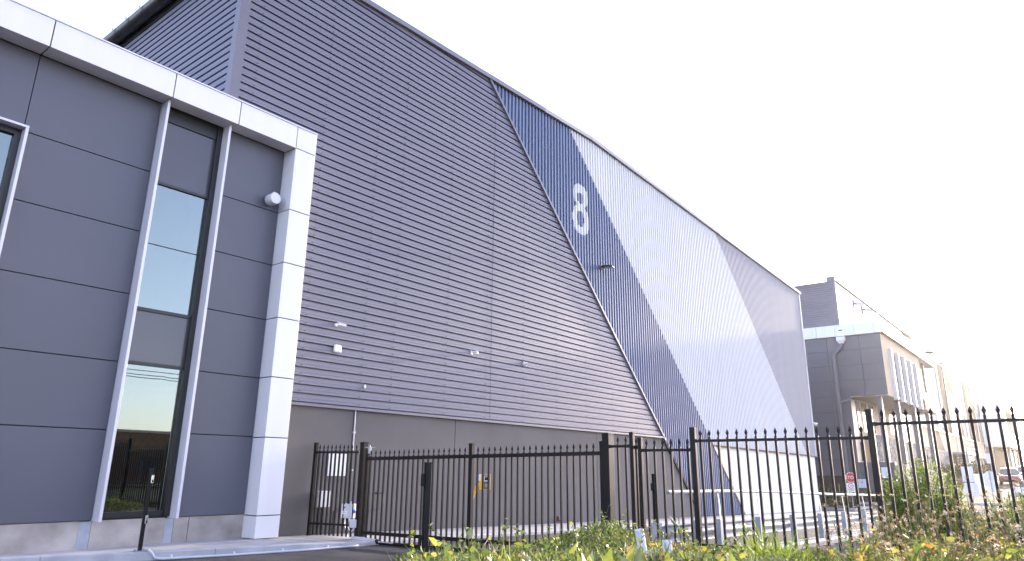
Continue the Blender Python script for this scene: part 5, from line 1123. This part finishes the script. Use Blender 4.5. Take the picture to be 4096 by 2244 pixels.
ws = [(6.45, 1.62, 1.27, 4, 'standing alone before the thick corner post'), (6.85, 1.50, 1.18, 7, 'just right of the thick corner post'), (6.0, 1.22, 1.30, 7, 'in front of the feathery bush, left part'), (5.75, 0.98, 1.385, 7, 'in front of the feathery bush, tallest there'),
      (6.1, 1.0, 1.31, 7, 'with the palest heads in front of the feathery bush'), (6.25, 0.84, 1.30, 6, 'at the right end of the feathery bush'), (6.1, 0.78, 1.35, 3, 'single thin one against the asphalt'), (5.4, 0.62, 1.27, 7, 'below the backs of the road signs'), (5.6, 0.5, 1.36, 8, 'with dense pale heads below the red car'),
      (5.75, 0.38, 1.34, 7, 'in front of the silver car'), (5.1, 0.33, 1.27, 7, 'farthest right at the picture edge'), (6.5, 1.15, 1.12, 7, 'low and brown below the feathery bush'), (5.3, 0.8, 1.18, 7, 'low between the bush and the road signs'), (4.75, 0.45, 1.17, 6, 'low and near at the lower right'), (4.9, 0.95, 1.10, 6, 'low and orange at the foot of the right fence panel'), (7.9, 2.9, 0.72, 6, 'short and brown at the foot of the middle panel'), (7.6, 4.05, 0.84, 6, 'short and reddish at the post left of the white base wall')]
for (x, y, zt, k_, lab) in ws: weed(x, y, zt, max(3, k_-2), 'dry seed weed '+lab)
spots = ['left of the corner post', 'at the corner post foot', 'below the bush, left', 'below the bush, middle', 'below the bush, right', 'between bush and signs', 'under the white boards', 'under the eight sided sign', 'under the red car', 'under the silver car', 'near the hedge', 'low in front of the hedge', 'near, at the bottom right', 'nearest of all at the bottom right', 'near, below the bush', 'behind the orange tangle']
for (x, y, zt, k_), lab in list(zip(((7.0, 1.95, 1.0, 6), (6.7, 1.35, 1.08, 7), (6.3, 1.35, 1.16, 8), (6.45, 1.02, 1.22, 8), (5.95, 0.85, 1.2, 8), (6.0, 0.66, 1.2, 8), (5.6, 0.78, 1.22, 8), (5.3, 0.55, 1.2, 8), (5.9, 0.55, 1.27, 9), (5.5, 0.36, 1.28, 9), (5.35, 0.22, 1.25, 8), (4.8, 0.28, 1.17, 7), (4.3, 0.5, 1.16, 6), (3.9, 0.34, 1.16, 5), (5.2, 1.15, 1.08, 7), (5.6, 1.25, 1.08, 7)), spots))[::1]: weed(x, y, zt, 4, 'dry seed weed in the thicket '+lab)
dl_ = Acc(); n = 1700; xy = sample_bed(n, 4.6, 7.8, 1, 14); x, y = xy[:, 0], xy[:, 1]; z = canopy_np(x, y)-.10+.32*rng.uniform(0, 1, n)**2.2; Ls = rng.uniform(.025, .06, n)
dl_.add(*leaf_arrays(np.stack([x, y, z], 1), np.stack([rng.normal(0, 1, n), rng.normal(0, 1, n), rng.uniform(-.8, .6, n)], 1), Ls, Ls*.4, pick(np.vstack([DRY, GREENS[1:3]]), n, [.13, .17, .12, .13, .1, .15, .20]), .5, .7))
tag(dl_.done('withered_leaves', 'leaf'), 'tangle of orange and brown withered leaves under the seed weeds', 'dead leaves', kind='stuff')

def feathery(name, label, cat, x, y, zb_, rx, ry, zt, nbr, leafn, pal, grp=None, ll=(0.05, 0.09), lw=0.22, stemr=0.012):
    t = thing(name, (x, y, zb_), label, cat, grp); a = Acc(); lv = Acc()
    for i in range(nbr):
        ang = random.uniform(0, 6.283); rr = math.sqrt(random.random()); el = random.random()**0.7
        e = Vector((x+rx*rr*math.cos(ang), y+ry*rr*math.sin(ang), zb_+(zt-zb_)*(0.25+0.75*el*(1-0.45*rr*rr))))
        s0 = Vector((x+random.gauss(0, .04), y+random.gauss(0, .04), zb_)); mid = s0.lerp(e, .55)+Vector((0, 0, .12)); q = [s0, s0.lerp(mid, .5)+Vector((0, 0, .03)), mid, mid.lerp(e, .5)+Vector((random.gauss(0, .03), random.gauss(0, .03), .02)), e]
        a.tubes(q, stemr*random.uniform(.4, 1), (0.10, 0.075, 0.045), 4)
        k_ = leafn; P = []; Dd = []
        for j in range(k_):
            f = random.uniform(1.7, 4); p = q[int(min(3, f))].lerp(q[int(min(3, f))+1], f-int(min(3, f))); dirv = (q[4]-q[2]).normalized()
            P.append(list(p+Vector((random.gauss(0, .035), random.gauss(0, .035), random.gauss(0, .03))))); Dd.append([dirv.x*.8+random.gauss(0, .6), dirv.y*.8+random.gauss(0, .6), dirv.z*.4+random.gauss(-.35, .5)])
        Ls = rng.uniform(*ll, k_); tn = pick(pal, k_)*random.uniform(.8, 1.2); lv.add(*leaf_arrays(np.array(P), np.array(Dd), Ls, Ls*lw, tn, .2, .5))
    a.done('stems', 'leaf', t); lv.done('foliage', 'leaf', t); return t
FEA = np.array([(0.13, 0.20, 0.025), (0.20, 0.29, 0.03), (0.32, 0.38, 0.045), (0.08, 0.13, 0.02)])
feathery('feathery_bush', 'bright green feathery bush behind the corner post of the fence', 'bush', 14.6, 2.42, -0.75, 0.85, 0.8, 1.88, 400, 75, FEA, None, (0.06, 0.11), 0.2)
feathery('feathery_bush', 'smaller green bush below the backs of the road signs', 'bush', 14.4, 1.5, -0.75, 0.8, 0.7, 0.98, 190, 65, FEA, None, (0.06, 0.11), 0.2)
feathery('feathery_bush', 'dense green hedge bush at the right picture edge behind the fence', 'bush', 13.6, 0.85, -0.75, 1.0, 0.8, 1.40, 420, 70, FEA, None, (0.04, 0.08), 0.22)
OLI = np.array([(0.05, 0.055, 0.025), (0.09, 0.075, 0.045), (0.06, 0.075, 0.03), (0.13, 0.10, 0.07)])
places = ['leftmost', 'second from the left', 'third from the left', 'just left of the stair', 'beneath the stair landing', 'right of the stair', 'rightmost', 'behind the parking sign']
for i, (x, y, zt) in enumerate(((89.6, 12.6, 2.9), (90.2, 11.6, 3.05), (91, 10.9, 3.0), (94, 10.9, 2.7), (98, 11.2, 2.9), (103, 11.0, 3.2), (112, 10.6, 3.5), (106, 9.9, 3.1))):
    feathery('shrub', 'olive shrub in the row before the far block wall, '+places[i], 'shrub', x, y, zr(x)+0.1, 0.75, 0.6, zt, 45, 24, OLI, 'shrubs along the far block wall', (0.16, 0.3), 0.45, 0.02)
SHR = np.array([(0.045, 0.08, 0.02), (0.07, 0.11, 0.03), (0.10, 0.10, 0.045), (0.16, 0.12, 0.06)])
pl2 = ['at the white wall corner', 'in the middle of the island', 'at the foot of the stop sign']
for i, (x, y, zt) in enumerate(((51.5, 14.8, -0.05), (52.2, 13.9, -0.1), (52.6, 13.0, -0.15))):
    feathery('shrub', 'low dark green shrub in the kerbed island, '+pl2[i], 'shrub', x, y, -0.68, 0.55, 0.5, zt, 40, 24, SHR, 'low shrubs in the island', (0.10, 0.2), 0.4, 0.012)
for i, (y, lab) in enumerate(((17.2, 'farthest left'), (15.9, 'left of the downpipe'), (14.6, 'below the electrical box'), (13.2, 'right of the electrical box'), (12.3, 'nearest the corner'))):
    feathery('shrub', 'grassy shrub along the foot of the distant office, '+lab, 'shrub', 59.5, y, -0.52, 1.3, 0.75, 0.25, 55, 26, SHR, 'shrubs along the distant office', (0.2, 0.42), 0.16, 0.012)
for i, (y, z) in enumerate(((16.3, 0.85), (15.1, 0.75))):
    t = thing('timber_stake', (58.6, y, -0.6), 'thin timber stake in the planting, '+('left' if i == 0 else 'right')+' of two', 'stake', 'timber stakes'); b_ = MB(); b_.box(58.57, 58.63, y-0.03, y+0.03, -0.6, z); b_.box(58.56, 58.64, y-0.04, y+0.04, z-0.04, z); b_.build('stake', 'cardboard', t)

# ------------------------------------------------------------------ across the street, seen only in the glass
S = thing('brick_building', (34, -46, 0), 'low brown brick building across the street mirrored in the office glass', 'building')
b_ = MB(); b_.box(5, 48, -58, -46, -0.2, 4.6); b_.box(48.02, 64, -57, -48, -0.2, 3.6); b_.build('walls', 'brick', S)
b_ = MB(); b_.box(4.9, 48.1, -58.1, -45.9, 4.6, 4.85); b_.build('parapet', 'cream_block', S)
for x in (9, 15, 21, 27, 33, 39): b_ = MB(); b_.box(x, x+2.2, -46.03, -45.98, 1.0, 2.4); b_.build('window', 'spandrel', S)
for k_, (yy, z) in enumerate(((-21, 7.0), (-21.6, 7.25), (-22.2, 7.6))):
    t = thing('overhead_wire', (20, yy, z), 'overhead wire across the street mirrored in the glass, '+['lowest', 'middle', 'highest'][k_], 'wire', 'overhead wires'); b_ = MB(); b_.tube([(-30+i*10, yy, z+0.0012*(i*10-50)**2*0.2) for i in range(12)], 0.025, 5); b_.build('cable', 'black_plastic', t)

# ------------------------------------------------------------------ thin air volume, added partly to stand in for veiling lens glare
hz = MB(); hz.box(-1600, 1700, -1200, 1200, -4, 26)
hm = bpy.data.materials.new('glare_haze'); hm.use_nodes = True; ht = hm.node_tree; ht.nodes.clear(); pv = ht.nodes.new('ShaderNodeVolumePrincipled')
pv.inputs['Color'].default_value = (1.0, 0.97, 0.88, 1); pv.inputs['Density'].default_value = 0.00016; pv.inputs['Anisotropy'].default_value = 0.76
ho = ht.nodes.new('ShaderNodeOutputMaterial'); ht.links.new(pv.outputs[0], ho.inputs['Volume']); MATS['glare_haze'] = hm
tag(hz.build('glare_haze', 'glare_haze'), kind='stuff')
